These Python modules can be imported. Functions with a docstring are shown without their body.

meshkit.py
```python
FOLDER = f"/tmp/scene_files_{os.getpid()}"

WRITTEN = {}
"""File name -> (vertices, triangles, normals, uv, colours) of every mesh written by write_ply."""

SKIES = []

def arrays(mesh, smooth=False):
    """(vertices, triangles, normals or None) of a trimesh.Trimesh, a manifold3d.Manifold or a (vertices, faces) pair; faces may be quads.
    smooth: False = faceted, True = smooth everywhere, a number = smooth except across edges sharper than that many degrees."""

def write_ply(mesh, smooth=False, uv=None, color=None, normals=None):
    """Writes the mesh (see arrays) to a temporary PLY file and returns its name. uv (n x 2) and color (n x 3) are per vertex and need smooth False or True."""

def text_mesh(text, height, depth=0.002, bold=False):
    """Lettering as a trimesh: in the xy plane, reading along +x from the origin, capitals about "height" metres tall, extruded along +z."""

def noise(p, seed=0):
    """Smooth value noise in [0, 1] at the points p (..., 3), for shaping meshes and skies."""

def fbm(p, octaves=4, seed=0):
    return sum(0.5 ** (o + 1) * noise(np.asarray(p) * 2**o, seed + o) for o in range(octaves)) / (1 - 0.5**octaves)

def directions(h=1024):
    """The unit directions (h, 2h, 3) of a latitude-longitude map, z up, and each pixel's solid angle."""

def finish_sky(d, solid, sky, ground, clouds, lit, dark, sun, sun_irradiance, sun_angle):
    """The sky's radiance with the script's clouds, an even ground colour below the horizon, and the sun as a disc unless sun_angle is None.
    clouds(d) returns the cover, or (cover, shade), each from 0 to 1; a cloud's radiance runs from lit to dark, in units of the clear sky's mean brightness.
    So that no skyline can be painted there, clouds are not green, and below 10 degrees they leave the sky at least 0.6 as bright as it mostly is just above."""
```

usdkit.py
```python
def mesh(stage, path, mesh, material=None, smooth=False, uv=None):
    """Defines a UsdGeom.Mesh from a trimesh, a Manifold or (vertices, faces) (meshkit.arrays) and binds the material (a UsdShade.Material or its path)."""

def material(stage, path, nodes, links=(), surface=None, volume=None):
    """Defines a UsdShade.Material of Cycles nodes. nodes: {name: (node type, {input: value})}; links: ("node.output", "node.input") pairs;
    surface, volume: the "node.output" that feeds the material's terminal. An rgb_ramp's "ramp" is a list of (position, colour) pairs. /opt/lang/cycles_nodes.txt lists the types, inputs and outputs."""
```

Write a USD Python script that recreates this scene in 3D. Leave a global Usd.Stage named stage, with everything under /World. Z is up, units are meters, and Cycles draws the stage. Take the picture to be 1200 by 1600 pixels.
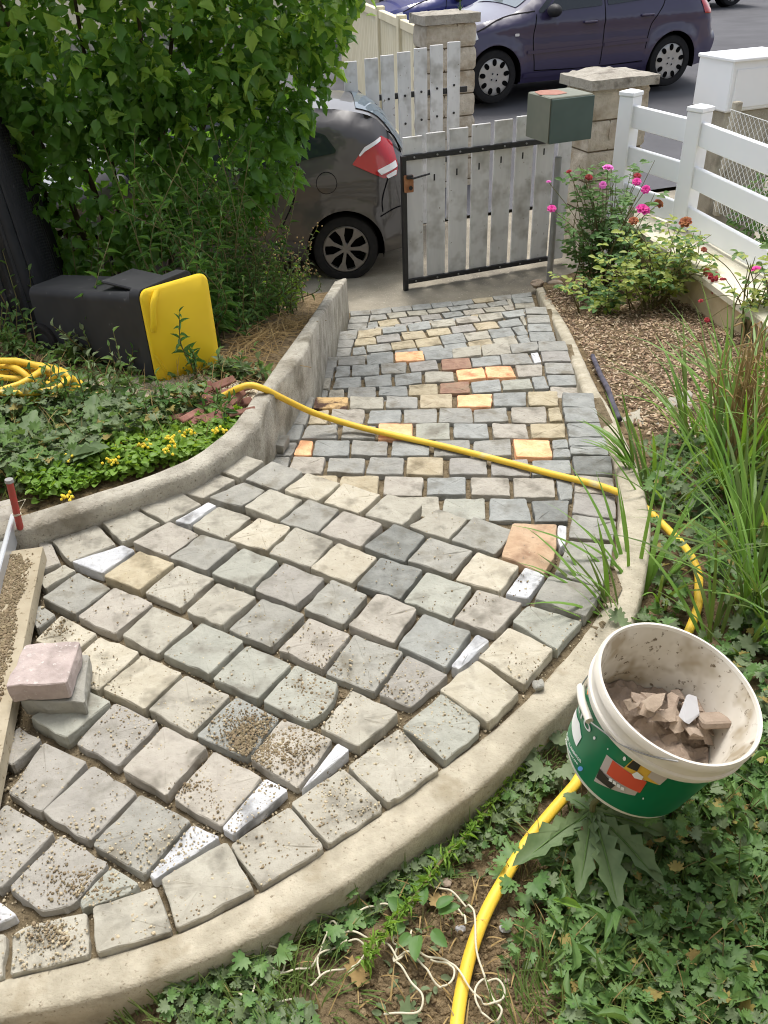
import math, random
import numpy as np, trimesh, shapely
from shapely.geometry import Polygon, Point
from scipy.spatial import Delaunay
from scipy.interpolate import RBFInterpolator
import usdkit, meshkit
from pxr import Usd, UsdGeom, UsdLux, UsdShade, Gf, Sdf, Vt

stage = Usd.Stage.CreateInMemory()
UsdGeom.SetStageUpAxis(stage, UsdGeom.Tokens.z)
UsdGeom.SetStageMetersPerUnit(stage, 1.0)
UsdGeom.Xform.Define(stage, '/World')
UsdGeom.Scope.Define(stage, '/World/Looks')

# ------------------------------------------------------------ camera, sky, sun, exposure
PITCH, ROLL, EYE_Z, FPX = math.radians(34.5), 0.0425, 1.65, 1341.0
SUN_EL, SUN_AZ = math.radians(66), math.radians(-2)     # azimuth from +y towards +x
EXPOSURE = 0.88
EYE = np.array([0, 0, EYE_Z])
_c = math.sqrt(1 - ROLL * ROLL)
FW = np.array([0, math.cos(PITCH), -math.sin(PITCH)])
_d0 = np.array([0, -math.sin(PITCH), -math.cos(PITCH)])
RT = _c * np.array([1., 0, 0]) + ROLL * _d0
DN = -ROLL * np.array([1., 0, 0]) + _c * _d0
cam = UsdGeom.Camera.Define(stage, '/World/camera')
M = Gf.Matrix4d(*RT, 0, *(-DN), 0, *(-FW), 0, *EYE, 1)
cam.AddTransformOp().Set(M)
cam.CreateHorizontalApertureAttr(36.0); cam.CreateVerticalApertureAttr(48.0)
cam.CreateFocalLengthAttr(36.0 * FPX / 1200)
cam.CreateClippingRangeAttr(Gf.Vec2f(0.05, 500))
cam.CreateExposureAttr(EXPOSURE)

sky = UsdLux.DomeLight.Define(stage, '/World/sky')
skym = usdkit.material(stage, '/World/Looks/sky_air', {
    's': ('sky_texture', {'sky_type': 'single_scattering', 'sun_disc': False, 'sun_elevation': SUN_EL, 'sun_rotation': SUN_AZ, 'aerosol_density': 4.0}),
    't': ('texture_coordinate', {}),
    'n': ('noise_texture', {'scale': 2.2, 'detail': 5.0, 'roughness': 0.6}),
    'r': ('rgb_ramp', {'ramp': [(0.25, (0.55, 0.55, 0.55)), (0.6, (1, 1, 1))]}),
    'w': ('rgb_to_bw', {}),
    'h': ('mix_color', {'fac': 0.62}),
    'v': ('mix_color', {'blend_type': 'multiply', 'fac': 0.35, 'use_clamp': False}),
    'b': ('background_shader', {'strength': 0.15})},
    [('t.generated', 'n.vector'), ('n.fac', 'r.fac'), ('s.color', 'w.color'), ('s.color', 'h.a'), ('w.val', 'h.b'), ('h.result', 'v.a'), ('r.color', 'v.b'), ('v.result', 'b.color')], surface='b.background')
UsdShade.MaterialBindingAPI.Apply(sky.GetPrim()).Bind(skym)
sun = UsdLux.DistantLight.Define(stage, '/World/sun')
sun.CreateIntensityAttr(0.33); sun.CreateAngleAttr(22.0); sun.CreateNormalizeAttr(True)
sun.CreateColorAttr(Gf.Vec3f(1.0, 0.965, 0.91))
sd = np.array([math.sin(SUN_AZ) * math.cos(SUN_EL), math.cos(SUN_AZ) * math.cos(SUN_EL), math.sin(SUN_EL)])
def frame(zax):
    zax = np.asarray(zax, float); zax = zax / np.linalg.norm(zax)
    x = np.cross([0, 0, 1.0], zax)
    if np.linalg.norm(x) < 1e-6: x = np.array([1.0, 0, 0])
    x /= np.linalg.norm(x)
    return np.array([x, np.cross(zax, x), zax])
_f = frame(sd)
sun.AddTransformOp().Set(Gf.Matrix4d(*_f[0], 0, *_f[1], 0, *_f[2], 0, 0, 0, 10, 1))

# ------------------------------------------------------------ survey: a sighting (x, y) of the 1200 x 1600 picture -> the point of the place
def ray(px, py): return FW + RT * ((px - 600) / FPX) + DN * ((py - 800) / FPX)
def at(px, py, z=0.0):
    r = ray(px, py); return EYE + r * ((z - EYE_Z) / r[2])
def at_y(px, py, y):
    r = ray(px, py); return EYE + r * (y / r[1])
def at_f(px, py, f):
    z = 0.0
    for _ in range(40):
        p = at(px, py, z); z = 0.5 * z + 0.5 * f(p[0], p[1])
    return at(px, py, z)
def z_over(px, py, p):                       # height at which the sight line passes over / nearest the plan point p
    r = ray(px, py); t = (r[0] * p[0] + r[1] * p[1]) / (r[0] ** 2 + r[1] ** 2)
    return EYE_Z + r[2] * t

# ------------------------------------------------------------ prim helpers
_used = {}
def numbered(parent, name):
    k = (parent, name); n = _used.get(k, 0); _used[k] = n + 1
    return f'{parent}/{name}' + (f'_{n:03d}' if n else '')
def tag(p, label=None, cat=None, group=None, kind=None):
    for k, v in (('label', label), ('category', cat), ('group', group), ('kind', kind)):
        if v: p.SetCustomDataByKey(k, v)
    return p
def path_of(parent): return '/World' if parent is None else str(parent.GetPath())
def obj(name, mesh, mat, parent=None, smooth=False, **kw):
    p = usdkit.mesh(stage, numbered(path_of(parent), name), mesh, MAT[mat] if isinstance(mat, str) else mat, smooth).GetPrim()
    return tag(p, **kw) if kw else p
def thing(name, label, cat, loc=(0, 0, 0), rz=0.0, group=None, kind=None, scale=None):
    x = UsdGeom.Xform.Define(stage, numbered('/World', name))
    x.AddTranslateOp().Set(Gf.Vec3d(*map(float, loc)))
    if rz: x.AddRotateZOp().Set(rz)
    if scale: x.AddScaleOp().Set(Gf.Vec3f(scale, scale, scale))
    return tag(x.GetPrim(), label, cat, group, kind)
def part(name, parent):
    return UsdGeom.Xform.Define(stage, numbered(path_of(parent), name)).GetPrim()
def inst(name, parent, protos, pos, quats, scales, idx, mats, **kw):
    pth = numbered(path_of(parent), name)
    pi = UsdGeom.PointInstancer.Define(stage, pth)
    rel = []
    for k, (m, mt) in enumerate(zip(protos, mats)):
        usdkit.mesh(stage, f'{pth}/piece_{k:03d}', m, MAT[mt]); rel.append(Sdf.Path(f'{pth}/piece_{k:03d}'))
    pi.CreatePrototypesRel().SetTargets(rel)
    pi.CreatePositionsAttr(Vt.Vec3fArray.FromNumpy(np.asarray(pos, np.float32)))
    q = np.asarray(quats, float)
    pi.CreateOrientationsAttr(Vt.QuathArray([Gf.Quath(float(a[0]), float(a[1]), float(a[2]), float(a[3])) for a in q]))
    s = np.asarray(scales, np.float32)
    if s.ndim == 1: s = np.repeat(s[:, None], 3, 1)
    pi.CreateScalesAttr(Vt.Vec3fArray.FromNumpy(s))
    pi.CreateProtoIndicesAttr(Vt.IntArray.FromNumpy(np.asarray(idx, np.int32)))
    return tag(pi.GetPrim(), **kw)
def rand_quats(rng, n, tilt=math.pi):
    a = rng.uniform(0, 2 * math.pi, n); b = rng.uniform(0, tilt, n); c = rng.uniform(0, 2 * math.pi, n)
    # spin about z by c, then tilt by b about a horizontal axis at angle a
    q2 = np.stack([np.cos(b / 2), np.sin(b / 2) * np.cos(a), np.sin(b / 2) * np.sin(a), 0 * a], 1)
    q1 = np.stack([np.cos(c / 2), 0 * c, 0 * c, np.sin(c / 2)], 1)
    w1, x1, y1, z1 = q2.T; w2, x2, y2, z2 = q1.T
    return np.stack([w1*w2-x1*x2-y1*y2-z1*z2, w1*x2+x1*w2+y1*z2-z1*y2, w1*y2-x1*z2+y1*w2+z1*x2, w1*z2+x1*y2-y1*x2+z1*w2], 1)

# ------------------------------------------------------------ mesh helpers
cat_ = trimesh.util.concatenate
def box(c, s, rz=0.0, ch=0.0):
    """box of size s centred at c with chamfered edges"""
    if ch:
        sx, sy, sz = [q / 2 for q in s]; pts = []
        for a in (-1, 1):
            for b in (-1, 1):
                for d in (-1, 1):
                    pts += [(a * (sx - ch), b * (sy - ch), d * sz), (a * sx, b * (sy - ch), d * (sz - ch)), (a * (sx - ch), b * sy, d * (sz - ch))]
        m = trimesh.convex.convex_hull(np.array(pts))
    else: m = trimesh.creation.box(s)
    if rz: m.apply_transform(trimesh.transformations.rotation_matrix(rz, [0, 0, 1]))
    m.apply_translation(c); return m
def smooth_line(pts, n):
    """Catmull-Rom through the points, n steps per span"""
    p = np.asarray(pts, float); p = np.vstack([2 * p[0] - p[1], p, 2 * p[-1] - p[-2]]); out = []
    for i in range(1, len(p) - 2):
        for t in np.linspace(0, 1, n, endpoint=False):
            a, b, c, d = p[i-1], p[i], p[i+1], p[i+2]
            out.append(0.5 * ((2*b) + (c-a)*t + (2*a-5*b+4*c-d)*t*t + (3*b-a-3*c+d)*t**3))
    out.append(p[-2]); return np.array(out)
def tube(pts, r, n=8, caps=True):
    p = np.asarray(pts, float); m = len(p); r = np.broadcast_to(r, (m,))
    t = np.gradient(p, axis=0); t /= np.maximum(np.linalg.norm(t, axis=1, keepdims=True), 1e-9)
    u = np.cross(t[0], [0, 0, 1.0]); u = u if np.linalg.norm(u) > 1e-3 else np.cross(t[0], [1.0, 0, 0]); u /= np.linalg.norm(u)
    V = []
    for i in range(m):
        u = u - t[i] * (u @ t[i]); u /= np.linalg.norm(u); w = np.cross(t[i], u)
        a = np.linspace(0, 2 * math.pi, n, endpoint=False)
        V.append(p[i] + r[i] * (np.cos(a)[:, None] * u + np.sin(a)[:, None] * w))
    V = np.vstack(V); F = []
    for i in range(m - 1):
        for k in range(n):
            a, b = i * n + k, i * n + (k + 1) % n
            F += [(a, b, b + n), (a, b + n, a + n)]
    if caps:
        V = np.vstack([V, p[:1], p[-1:]]); c0, c1 = m * n, m * n + 1
        for k in range(n):
            F += [(c0, (k + 1) % n, k), (c1, (m - 1) * n + k, (m - 1) * n + (k + 1) % n)]
    return trimesh.Trimesh(V, F, process=False)
def loft(rings, closed=True, caps=True):
    """rings: (m, n, 3) array of matching rings"""
    R = np.asarray(rings, float); m, n = R.shape[:2]; V = R.reshape(-1, 3); F = []
    for i in range(m - 1):
        for k in range(n if closed else n - 1):
            a, b = i * n + k, i * n + (k + 1) % n
            F += [(a, b, b + n), (a, b + n, a + n)]
    if caps:
        V = np.vstack([V, R[0].mean(0), R[-1].mean(0)]); c0, c1 = m * n, m * n + 1
        for k in range(n):
            F += [(c0, (k + 1) % n, k), (c1, (m - 1) * n + k, (m - 1) * n + (k + 1) % n)]
    return trimesh.Trimesh(V, F, process=False)
def lathe(profile, n=48):
    a = np.linspace(0, 2 * math.pi, n, endpoint=False); pr = np.asarray(profile, float)
    rings = np.stack([np.stack([r * np.cos(a), r * np.sin(a), 0 * a + z], 1) for r, z in pr])
    return loft(rings, caps=False)
def place(m, M3, t):
    m = m.copy(); m.vertices = m.vertices @ np.asarray(M3) + np.asarray(t)   # rows of M3 = images of the local axes
    return m
def ico(r=1.0, sub=1, seed=0, amp=0.25, sc=(1, 1, 1)):
    m = trimesh.creation.icosphere(sub, 1.0); v = m.vertices
    n = meshkit.noise(v * 1.7 + 11.3 * seed, seed) - 0.5
    m.vertices = v * (1 + amp * 2 * n)[:, None] * r * np.asarray(sc); return m
def fill(poly, step, fz, keep=None):
    """triangulated sheet over a shapely polygon with heights fz(x, y)"""
    x0, y0, x1, y1 = poly.bounds
    rng = np.random.default_rng(5)
    gx, gy = np.meshgrid(np.arange(x0, x1, step), np.arange(y0, y1, step)); P = np.stack([gx.ravel(), gy.ravel()], 1) + rng.uniform(-.2, .2, (gx.size, 2)) * step
    P = P[shapely.contains_xy(poly.buffer(-step * 0.3), P[:, 0], P[:, 1])]
    B = np.array(poly.exterior.segmentize(step).coords)[:-1]
    for h in poly.interiors: B = np.vstack([B, np.array(h.segmentize(step).coords)[:-1]])
    P = np.vstack([B, P]); T = Delaunay(P).simplices; c = P[T].mean(1)
    T = T[shapely.contains_xy(poly, c[:, 0], c[:, 1])]
    a = P[T]; flip = np.cross(a[:, 1] - a[:, 0], a[:, 2] - a[:, 0]) < 0
    T[flip] = T[flip][:, ::-1]
    return trimesh.Trimesh(np.column_stack([P, fz(P[:, 0], P[:, 1])]), T, process=False)
# ------------------------------------------------------------ materials
MAT = {}
def mat(name, a, b=None, scale=6.0, rough=0.8, spec=0.3, bump=None, speck=None, var=0.0, detail=4.0, lo=0.35, hi=0.65, metallic=0.0, coat=0.0, island=False, transl=0.0, patch=None, obj_space=False, coords=None):
    """a, b: two tones mixed by noise; bump: (scale, strength, distance); speck: (colour, scale, lo, hi) fine marks; patch: (colour, scale, lo, hi) larger stains; var: value change per piece; transl: light passing through leaves"""
    N = {'g': ('geometry', {}), 'tc': ('texture_coordinate', {}), 'oi': ('object_info', {}), 'p': ('principled_bsdf', {'roughness': rough, 'specular_ior_level': spec, 'metallic': metallic, 'coat_weight': coat})}
    L = []; pos = 'tc.object' if obj_space else 'g.position'
    N['c0'] = ('mix_color', {'fac': 0.0, 'a': a, 'b': b or a}); cur = 'c0.result'
    if b:
        N['n0'] = ('noise_texture', {'scale': scale, 'detail': detail, 'roughness': 0.6}); N['m0'] = ('map_range', {'from_min': lo, 'from_max': hi, 'clamp': True})
        L += [(pos, 'n0.vector'), ('n0.fac', 'm0.value'), ('m0.result', 'c0.fac')]
        if coords: # stretched grain
            N['mp'] = ('mapping', {'scale': coords}); L[-3] = (pos, 'mp.vector'); L.append(('mp.vector', 'n0.vector'))
    for key, q in (('pa', patch), ('sp', speck)):
        if q:
            N[key + 'n'] = ('noise_texture', {'scale': q[1], 'detail': 3.0, 'roughness': 0.6}); N[key + 'm'] = ('map_range', {'from_min': q[2], 'from_max': q[3], 'clamp': True})
            N[key + 'c'] = ('mix_color', {'b': q[0]})
            L += [(pos, key + 'n.vector'), (key + 'n.fac', key + 'm.value'), (key + 'm.result', key + 'c.fac'), (cur, key + 'c.a')]; cur = key + 'c.result'
    if var:
        N['vm'] = ('map_range', {'to_min': 1 - var, 'to_max': 1 + var}); N['vh'] = ('hsv', {})
        src = 'g.random_per_island' if island else 'oi.random'
        N['hm'] = ('map_range', {'to_min': 0.5 - var * 0.045, 'to_max': 0.5 + var * 0.045})
        N['wn'] = ('white_noise_texture', {'dimensions': '1D'})
        L += [(src, 'vm.value'), ('vm.result', 'vh.value'), (src, 'wn.w'), ('wn.value', 'hm.value'), ('hm.result', 'vh.hue'), (cur, 'vh.color')]; cur = 'vh.color'
    L.append((cur, 'p.base_color'))
    if bump:
        N['bn'] = ('noise_texture', {'scale': bump[0], 'detail': 5.0, 'roughness': 0.62}); N['b'] = ('bump', {'strength': bump[1], 'distance': bump[2]})
        L += [(pos, 'bn.vector'), ('bn.fac', 'b.height'), ('b.normal', 'p.normal')]
        if coords: L[-3] = ('mp.vector', 'bn.vector')
    surf = 'p.BSDF'
    if transl:
        N['tr'] = ('translucent_bsdf', {}); N['tg'] = ('hsv', {'hue': 0.48, 'saturation': 1.1, 'value': 1.5}); N['mx'] = ('mix_closure', {'fac': transl})
        L += [(cur, 'tg.color'), ('tg.color', 'tr.color'), ('p.BSDF', 'mx.closure1'), ('tr.BSDF', 'mx.closure2')]; surf = 'mx.closure'
    MAT[name] = usdkit.material(stage, '/World/Looks/' + name, N, L, surface=surf)

def lin(r, g, b): return tuple(((c / 255) / 12.92 if c <= 10 else ((c / 255 + .055) / 1.055) ** 2.4) for c in (r, g, b))
STONE = {  # tone a, tone b, stain
 'g': ((150, 147, 140), (168, 164, 154), (158, 146, 124)), 'b': ((172, 162, 143), (186, 177, 158), (160, 150, 132)), 'y': ((190, 164, 118), (203, 180, 138), (176, 150, 104)),
 'p': ((176, 158, 144), (190, 173, 156), (166, 148, 128)), 'm': ((158, 147, 142), (172, 161, 154), (164, 152, 136)), 's': ((142, 146, 148), (162, 165, 164), (152, 148, 138)),
 'o': ((192, 145, 104), (204, 163, 122), (184, 130, 92)), 'r': ((168, 112, 88), (194, 140, 104), (198, 162, 120)), 'w': ((186, 188, 192), (202, 203, 204), (150, 150, 150)),
 'k': ((118, 122, 126), (140, 143, 144), (130, 126, 118)), 'e': ((158, 160, 146), (174, 174, 158), (164, 154, 134)), 'c': ((192, 175, 144), (204, 190, 162), (182, 166, 136))}
def soft(c, k=.30):
    g = sum(c) / 3; return tuple(v + (g + t - v) * k for v, t in zip(c, (2, 2, -8)))
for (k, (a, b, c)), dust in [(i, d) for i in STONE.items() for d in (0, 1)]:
    f, o = ((.66 if k in 'mpesk' else .52), .93) if k not in 'wo' else (.1, .97) if k == 'w' else (.40, .98) if dust else (-.22 if k in 'yp' else .12 if k in 'or' else .05 if k in 'bm' else .18, 1.20 if k in 'yor' else 1.34)  # patio copy greyed by sand, path copy painted lighter for fuller sky light
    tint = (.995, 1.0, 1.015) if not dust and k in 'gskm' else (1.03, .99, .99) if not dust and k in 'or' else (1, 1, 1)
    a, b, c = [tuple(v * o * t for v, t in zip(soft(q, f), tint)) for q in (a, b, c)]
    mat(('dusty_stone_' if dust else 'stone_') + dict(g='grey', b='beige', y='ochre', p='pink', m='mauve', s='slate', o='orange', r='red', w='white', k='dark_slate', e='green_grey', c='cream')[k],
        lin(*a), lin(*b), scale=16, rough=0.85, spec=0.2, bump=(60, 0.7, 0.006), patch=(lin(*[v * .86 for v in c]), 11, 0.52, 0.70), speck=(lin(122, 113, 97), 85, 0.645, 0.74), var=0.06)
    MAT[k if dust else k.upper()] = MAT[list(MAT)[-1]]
mat('stone_pinkish', lin(164, 150, 145), lin(180, 166, 160), scale=14, rough=.85, bump=(60, .7, .006), patch=(lin(146, 134, 128), 11, .52, .7), speck=(lin(196, 188, 182), 60, .6, .7))
mat('stone_burnt', lin(190, 160, 112), lin(70, 48, 36), scale=11, lo=0.45, hi=0.58, bump=(55, 0.5, 0.005))
mat('bed_sand', lin(106, 94, 73), lin(136, 123, 100), scale=22, rough=0.95, spec=0.1, bump=(140, 1.0, 0.012), speck=(lin(76, 66, 52), 90, 0.55, 0.7))
mat('concrete', lin(150, 144, 130), lin(176, 170, 154), scale=5, rough=0.9, spec=0.15, bump=(80, 0.8, 0.006), patch=(lin(112, 106, 92), 3.2, 0.52, 0.72), speck=(lin(205, 200, 188), 120, 0.62, 0.72))
mat('concrete_kerb', lin(154, 147, 129), lin(182, 174, 155), scale=13, rough=0.9, spec=0.15, bump=(110, 0.8, 0.005), patch=(lin(142, 132, 110), 9, 0.56, 0.74), speck=(lin(126, 116, 98), 95, 0.62, 0.74))
mat('concrete_wall', lin(152, 147, 135), lin(182, 177, 163), scale=9, rough=0.92, spec=0.12, bump=(90, 0.9, 0.008), patch=(lin(124, 118, 104), 5.5, 0.5, 0.68), speck=(lin(112, 106, 94), 85, 0.60, 0.72))
mat('concrete_slab', lin(132, 126, 112), lin(160, 153, 138), scale=2.5, rough=0.92, spec=0.12, bump=(60, 0.7, 0.006), patch=(lin(108, 104, 96), 1.6, 0.48, 0.7), speck=(lin(190, 184, 168), 70, 0.62, 0.75))
mat('asphalt', lin(88, 88, 91), lin(98, 98, 101), scale=1.2, rough=0.92, spec=0.15, bump=(220, 0.5, 0.004), patch=(lin(82, 82, 85), 0.5, 0.5, 0.7))
mat('soil', lin(106, 91, 68), lin(146, 128, 99), scale=14, rough=0.97, spec=0.08, bump=(70, 1.0, 0.03), speck=(lin(70, 57, 42), 40, 0.52, 0.68), patch=(lin(160, 138, 108), 7, 0.6, 0.75))
mat('soil_clod', lin(128, 109, 82), lin(160, 140, 110), scale=30, rough=0.97, spec=0.08, bump=(160, 1.0, 0.01), var=0.2, island=True)
mat('sand_grain', lin(176, 164, 138), rough=0.9, spec=0.2, var=0.18)
mat('sand_crumb', lin(116, 104, 82), lin(142, 128, 104), scale=60, rough=0.95, spec=0.1, var=0.2)
mat('gravel_stone', lin(178, 166, 142), lin(196, 186, 164), scale=20, rough=0.85, spec=0.2, var=0.2)
for i, c in enumerate([(144, 122, 100), (168, 146, 120), (114, 94, 76), (182, 166, 142), (98, 82, 68)]): mat(f'bark_{i}', lin(*c), rough=0.92, spec=0.1, var=0.25)
mat('white_pvc', lin(232, 235, 238), lin(236, 238, 240), scale=3, rough=0.35, spec=0.45)
mat('white_paint', lin(198, 198, 196), lin(214, 214, 212), scale=4, rough=0.75, spec=0.25, bump=(40, 0.4, 0.002), patch=(lin(160, 157, 150), 5, 0.48, 0.72), speck=(lin(120, 112, 98), 26, 0.68, 0.74), coords=(1.6, 1.6, 0.35))
mat('black_iron', lin(26, 26, 27), lin(38, 37, 37), scale=30, rough=0.45, spec=0.5)
mat('grey_steel', lin(128, 128, 126), lin(146, 146, 144), scale=10, rough=0.5, spec=0.5)
mat('rust', lin(140, 92, 62), lin(170, 122, 86), scale=20, rough=0.8)
mat('brass', lin(176, 150, 80), rough=0.4, metallic=0.8)
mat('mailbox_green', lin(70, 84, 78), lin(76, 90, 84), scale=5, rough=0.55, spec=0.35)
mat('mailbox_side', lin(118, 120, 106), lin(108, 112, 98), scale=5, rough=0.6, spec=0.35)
mat('mailbox_rust', lin(152, 104, 90), lin(166, 122, 106), scale=20, rough=0.8)
mat('pillar_stone', lin(178, 168, 150), lin(200, 191, 174), scale=9, rough=0.9, bump=(28, 1.0, 0.02), patch=(lin(152, 138, 116), 4, 0.5, 0.7), var=0.06)
mat('mortar', lin(112, 100, 82), lin(96, 85, 68), scale=20, rough=0.95)
mat('cap_concrete', lin(150, 144, 132), lin(172, 166, 154), scale=9, rough=0.92, bump=(50, 0.9, 0.012), patch=(lin(104, 98, 88), 6, 0.55, 0.7))
mat('cream_paint', lin(214, 204, 172), lin(222, 213, 184), scale=3, rough=0.6)
mat('cream_wall', lin(196, 178, 142), lin(206, 190, 156), scale=4, rough=0.85, bump=(60, 0.5, 0.004), patch=(lin(158, 140, 108), 2.5, 0.55, 0.75))
mat('cream_coping', lin(212, 206, 184), lin(222, 216, 198), scale=5, rough=0.8, bump=(60, 0.4, 0.004), patch=(lin(190, 180, 150), 4, 0.55, 0.75))
mat('purple_paint', lin(38, 32, 58), lin(41, 35, 62), scale=2, rough=0.32, spec=0.5, coat=0.8)
mat('blue_paint', lin(44, 48, 104), rough=0.3, spec=0.5, coat=0.8)
mat('dark_paint', lin(40, 42, 46), rough=0.3, spec=0.5, coat=0.8)
mat('grey_paint', lin(54, 51, 49), lin(57, 54, 52), scale=2, rough=0.3, spec=0.5, coat=0.9)
mat('car_glass', lin(26, 30, 32), rough=0.06, spec=0.8)
mat('rear_glass', lin(70, 82, 90), rough=0.05, spec=0.9)
mat('black_plastic', lin(30, 30, 32), rough=0.55)
mat('wheel_well', lin(12, 12, 12), rough=0.95, spec=0.05)
mat('seam', lin(16, 15, 18), rough=0.8, spec=0.1)
mat('tyre', lin(32, 32, 33), lin(40, 39, 39), scale=30, rough=0.85, spec=0.2)
mat('wheel_silver', lin(176, 174, 170), lin(168, 166, 162), scale=8, rough=0.35, metallic=0.5)
mat('alloy_dark', lin(118, 114, 110), rough=0.35, metallic=0.5)
mat('chrome', lin(214, 214, 214), rough=0.15, metallic=1.0)
mat('lamp_red', lin(150, 8, 14), rough=0.12, spec=0.6, coat=0.8)
mat('lamp_clear', lin(206, 206, 206), rough=0.12, spec=0.7, coat=0.8)
mat('bin_black', lin(34, 36, 39), lin(44, 45, 48), scale=7, rough=0.6, spec=0.3, speck=(lin(92, 92, 92), 14, 0.68, 0.78), bump=(200, 0.25, 0.001))
mat('bin_yellow', lin(228, 196, 40), lin(222, 188, 36), scale=4, rough=0.45, spec=0.4)
mat('hose_yellow', lin(226, 190, 66), lin(218, 178, 56), scale=6, rough=0.5, spec=0.35, patch=(lin(205, 190, 140), 7, 0.62, 0.72))
mat('string_white', lin(196, 190, 168), rough=0.8)
mat('terracotta', lin(112, 74, 64), lin(138, 98, 86), scale=16, rough=0.85, var=0.15)
mat('red_rod', lin(164, 62, 54), lin(142, 70, 60), scale=30, rough=0.6)
mat('aluminium', lin(190, 192, 194), rough=0.35, metallic=0.7)
mat('plank_wood', lin(172, 162, 140), lin(150, 139, 116), scale=5, rough=0.85, bump=(30, 0.4, 0.004), speck=(lin(110, 96, 70), 60, 0.6, 0.7))
mat('bucket_white', lin(214, 210, 200), lin(204, 199, 186), scale=9, rough=0.45, spec=0.4)
mat('bucket_inside', lin(208, 203, 192), lin(192, 185, 170), scale=8, rough=0.7, patch=(lin(160, 148, 126), 9, 0.5, 0.64), speck=(lin(104, 92, 74), 60, 0.6, 0.68))
mat('bucket_green', lin(0, 98, 62), lin(4, 104, 68), scale=5, rough=0.35, spec=0.45, speck=(lin(170, 190, 170), 45, 0.74, 0.77))
for n, c in dict(print_white=(220, 222, 220), print_red=(196, 74, 52), print_yellow=(206, 164, 62), print_orange=(232, 120, 36), print_dark=(40, 34, 36), print_grey=(176, 166, 160), print_blue=(96, 150, 214)).items(): mat(n, lin(*c), rough=0.4, spec=0.4)
mat('rubble', lin(150, 134, 118), lin(168, 152, 136), scale=16, rough=0.9, bump=(60, 0.6, 0.006), var=0.14)
mat('pale_shard', lin(176, 176, 178), rough=0.8)
# foliage
mat('leaf_hibiscus', lin(94, 148, 56), lin(122, 174, 76), scale=3, rough=0.42, spec=0.45, var=0.38, island=True, transl=0.38)
mat('leaf_hibiscus_young', lin(140, 186, 74), lin(166, 204, 98), scale=3, rough=0.5, spec=0.35, var=0.22, island=True, transl=0.35)
mat('leaf_willow', lin(74, 116, 54), lin(92, 130, 64), scale=3, rough=0.55, var=0.3, island=True, transl=0.3)
mat('leaf_weed', lin(96, 130, 66), lin(118, 148, 82), scale=14, rough=0.55, var=0.3, island=True, transl=0.25)
mat('leaf_weed_dull', lin(108, 126, 88), lin(128, 144, 106), scale=14, rough=0.6, var=0.25, island=True, transl=0.2)
mat('leaf_clover', lin(116, 156, 58), lin(140, 174, 76), scale=4, rough=0.5, var=0.25, island=True, transl=0.3)
mat('leaf_celandine', lin(92, 130, 68), lin(122, 156, 90), scale=22, rough=0.5, var=0.28, island=True, transl=0.25)
mat('leaf_rose', lin(92, 132, 70), lin(108, 146, 80), scale=4, rough=0.5, var=0.28, island=True, transl=0.3)
mat('leaf_rose_lime', lin(150, 168, 76), lin(172, 184, 96), scale=4, rough=0.5, var=0.22, island=True, transl=0.3)
mat('leaf_blade', lin(98, 140, 52), lin(126, 162, 74), scale=5, rough=0.45, spec=0.4, var=0.25, island=True, transl=0.25)
mat('leaf_thistle', lin(118, 138, 96), lin(92, 114, 74), scale=14, rough=0.6, var=0.15, island=True, transl=0.2)
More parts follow.
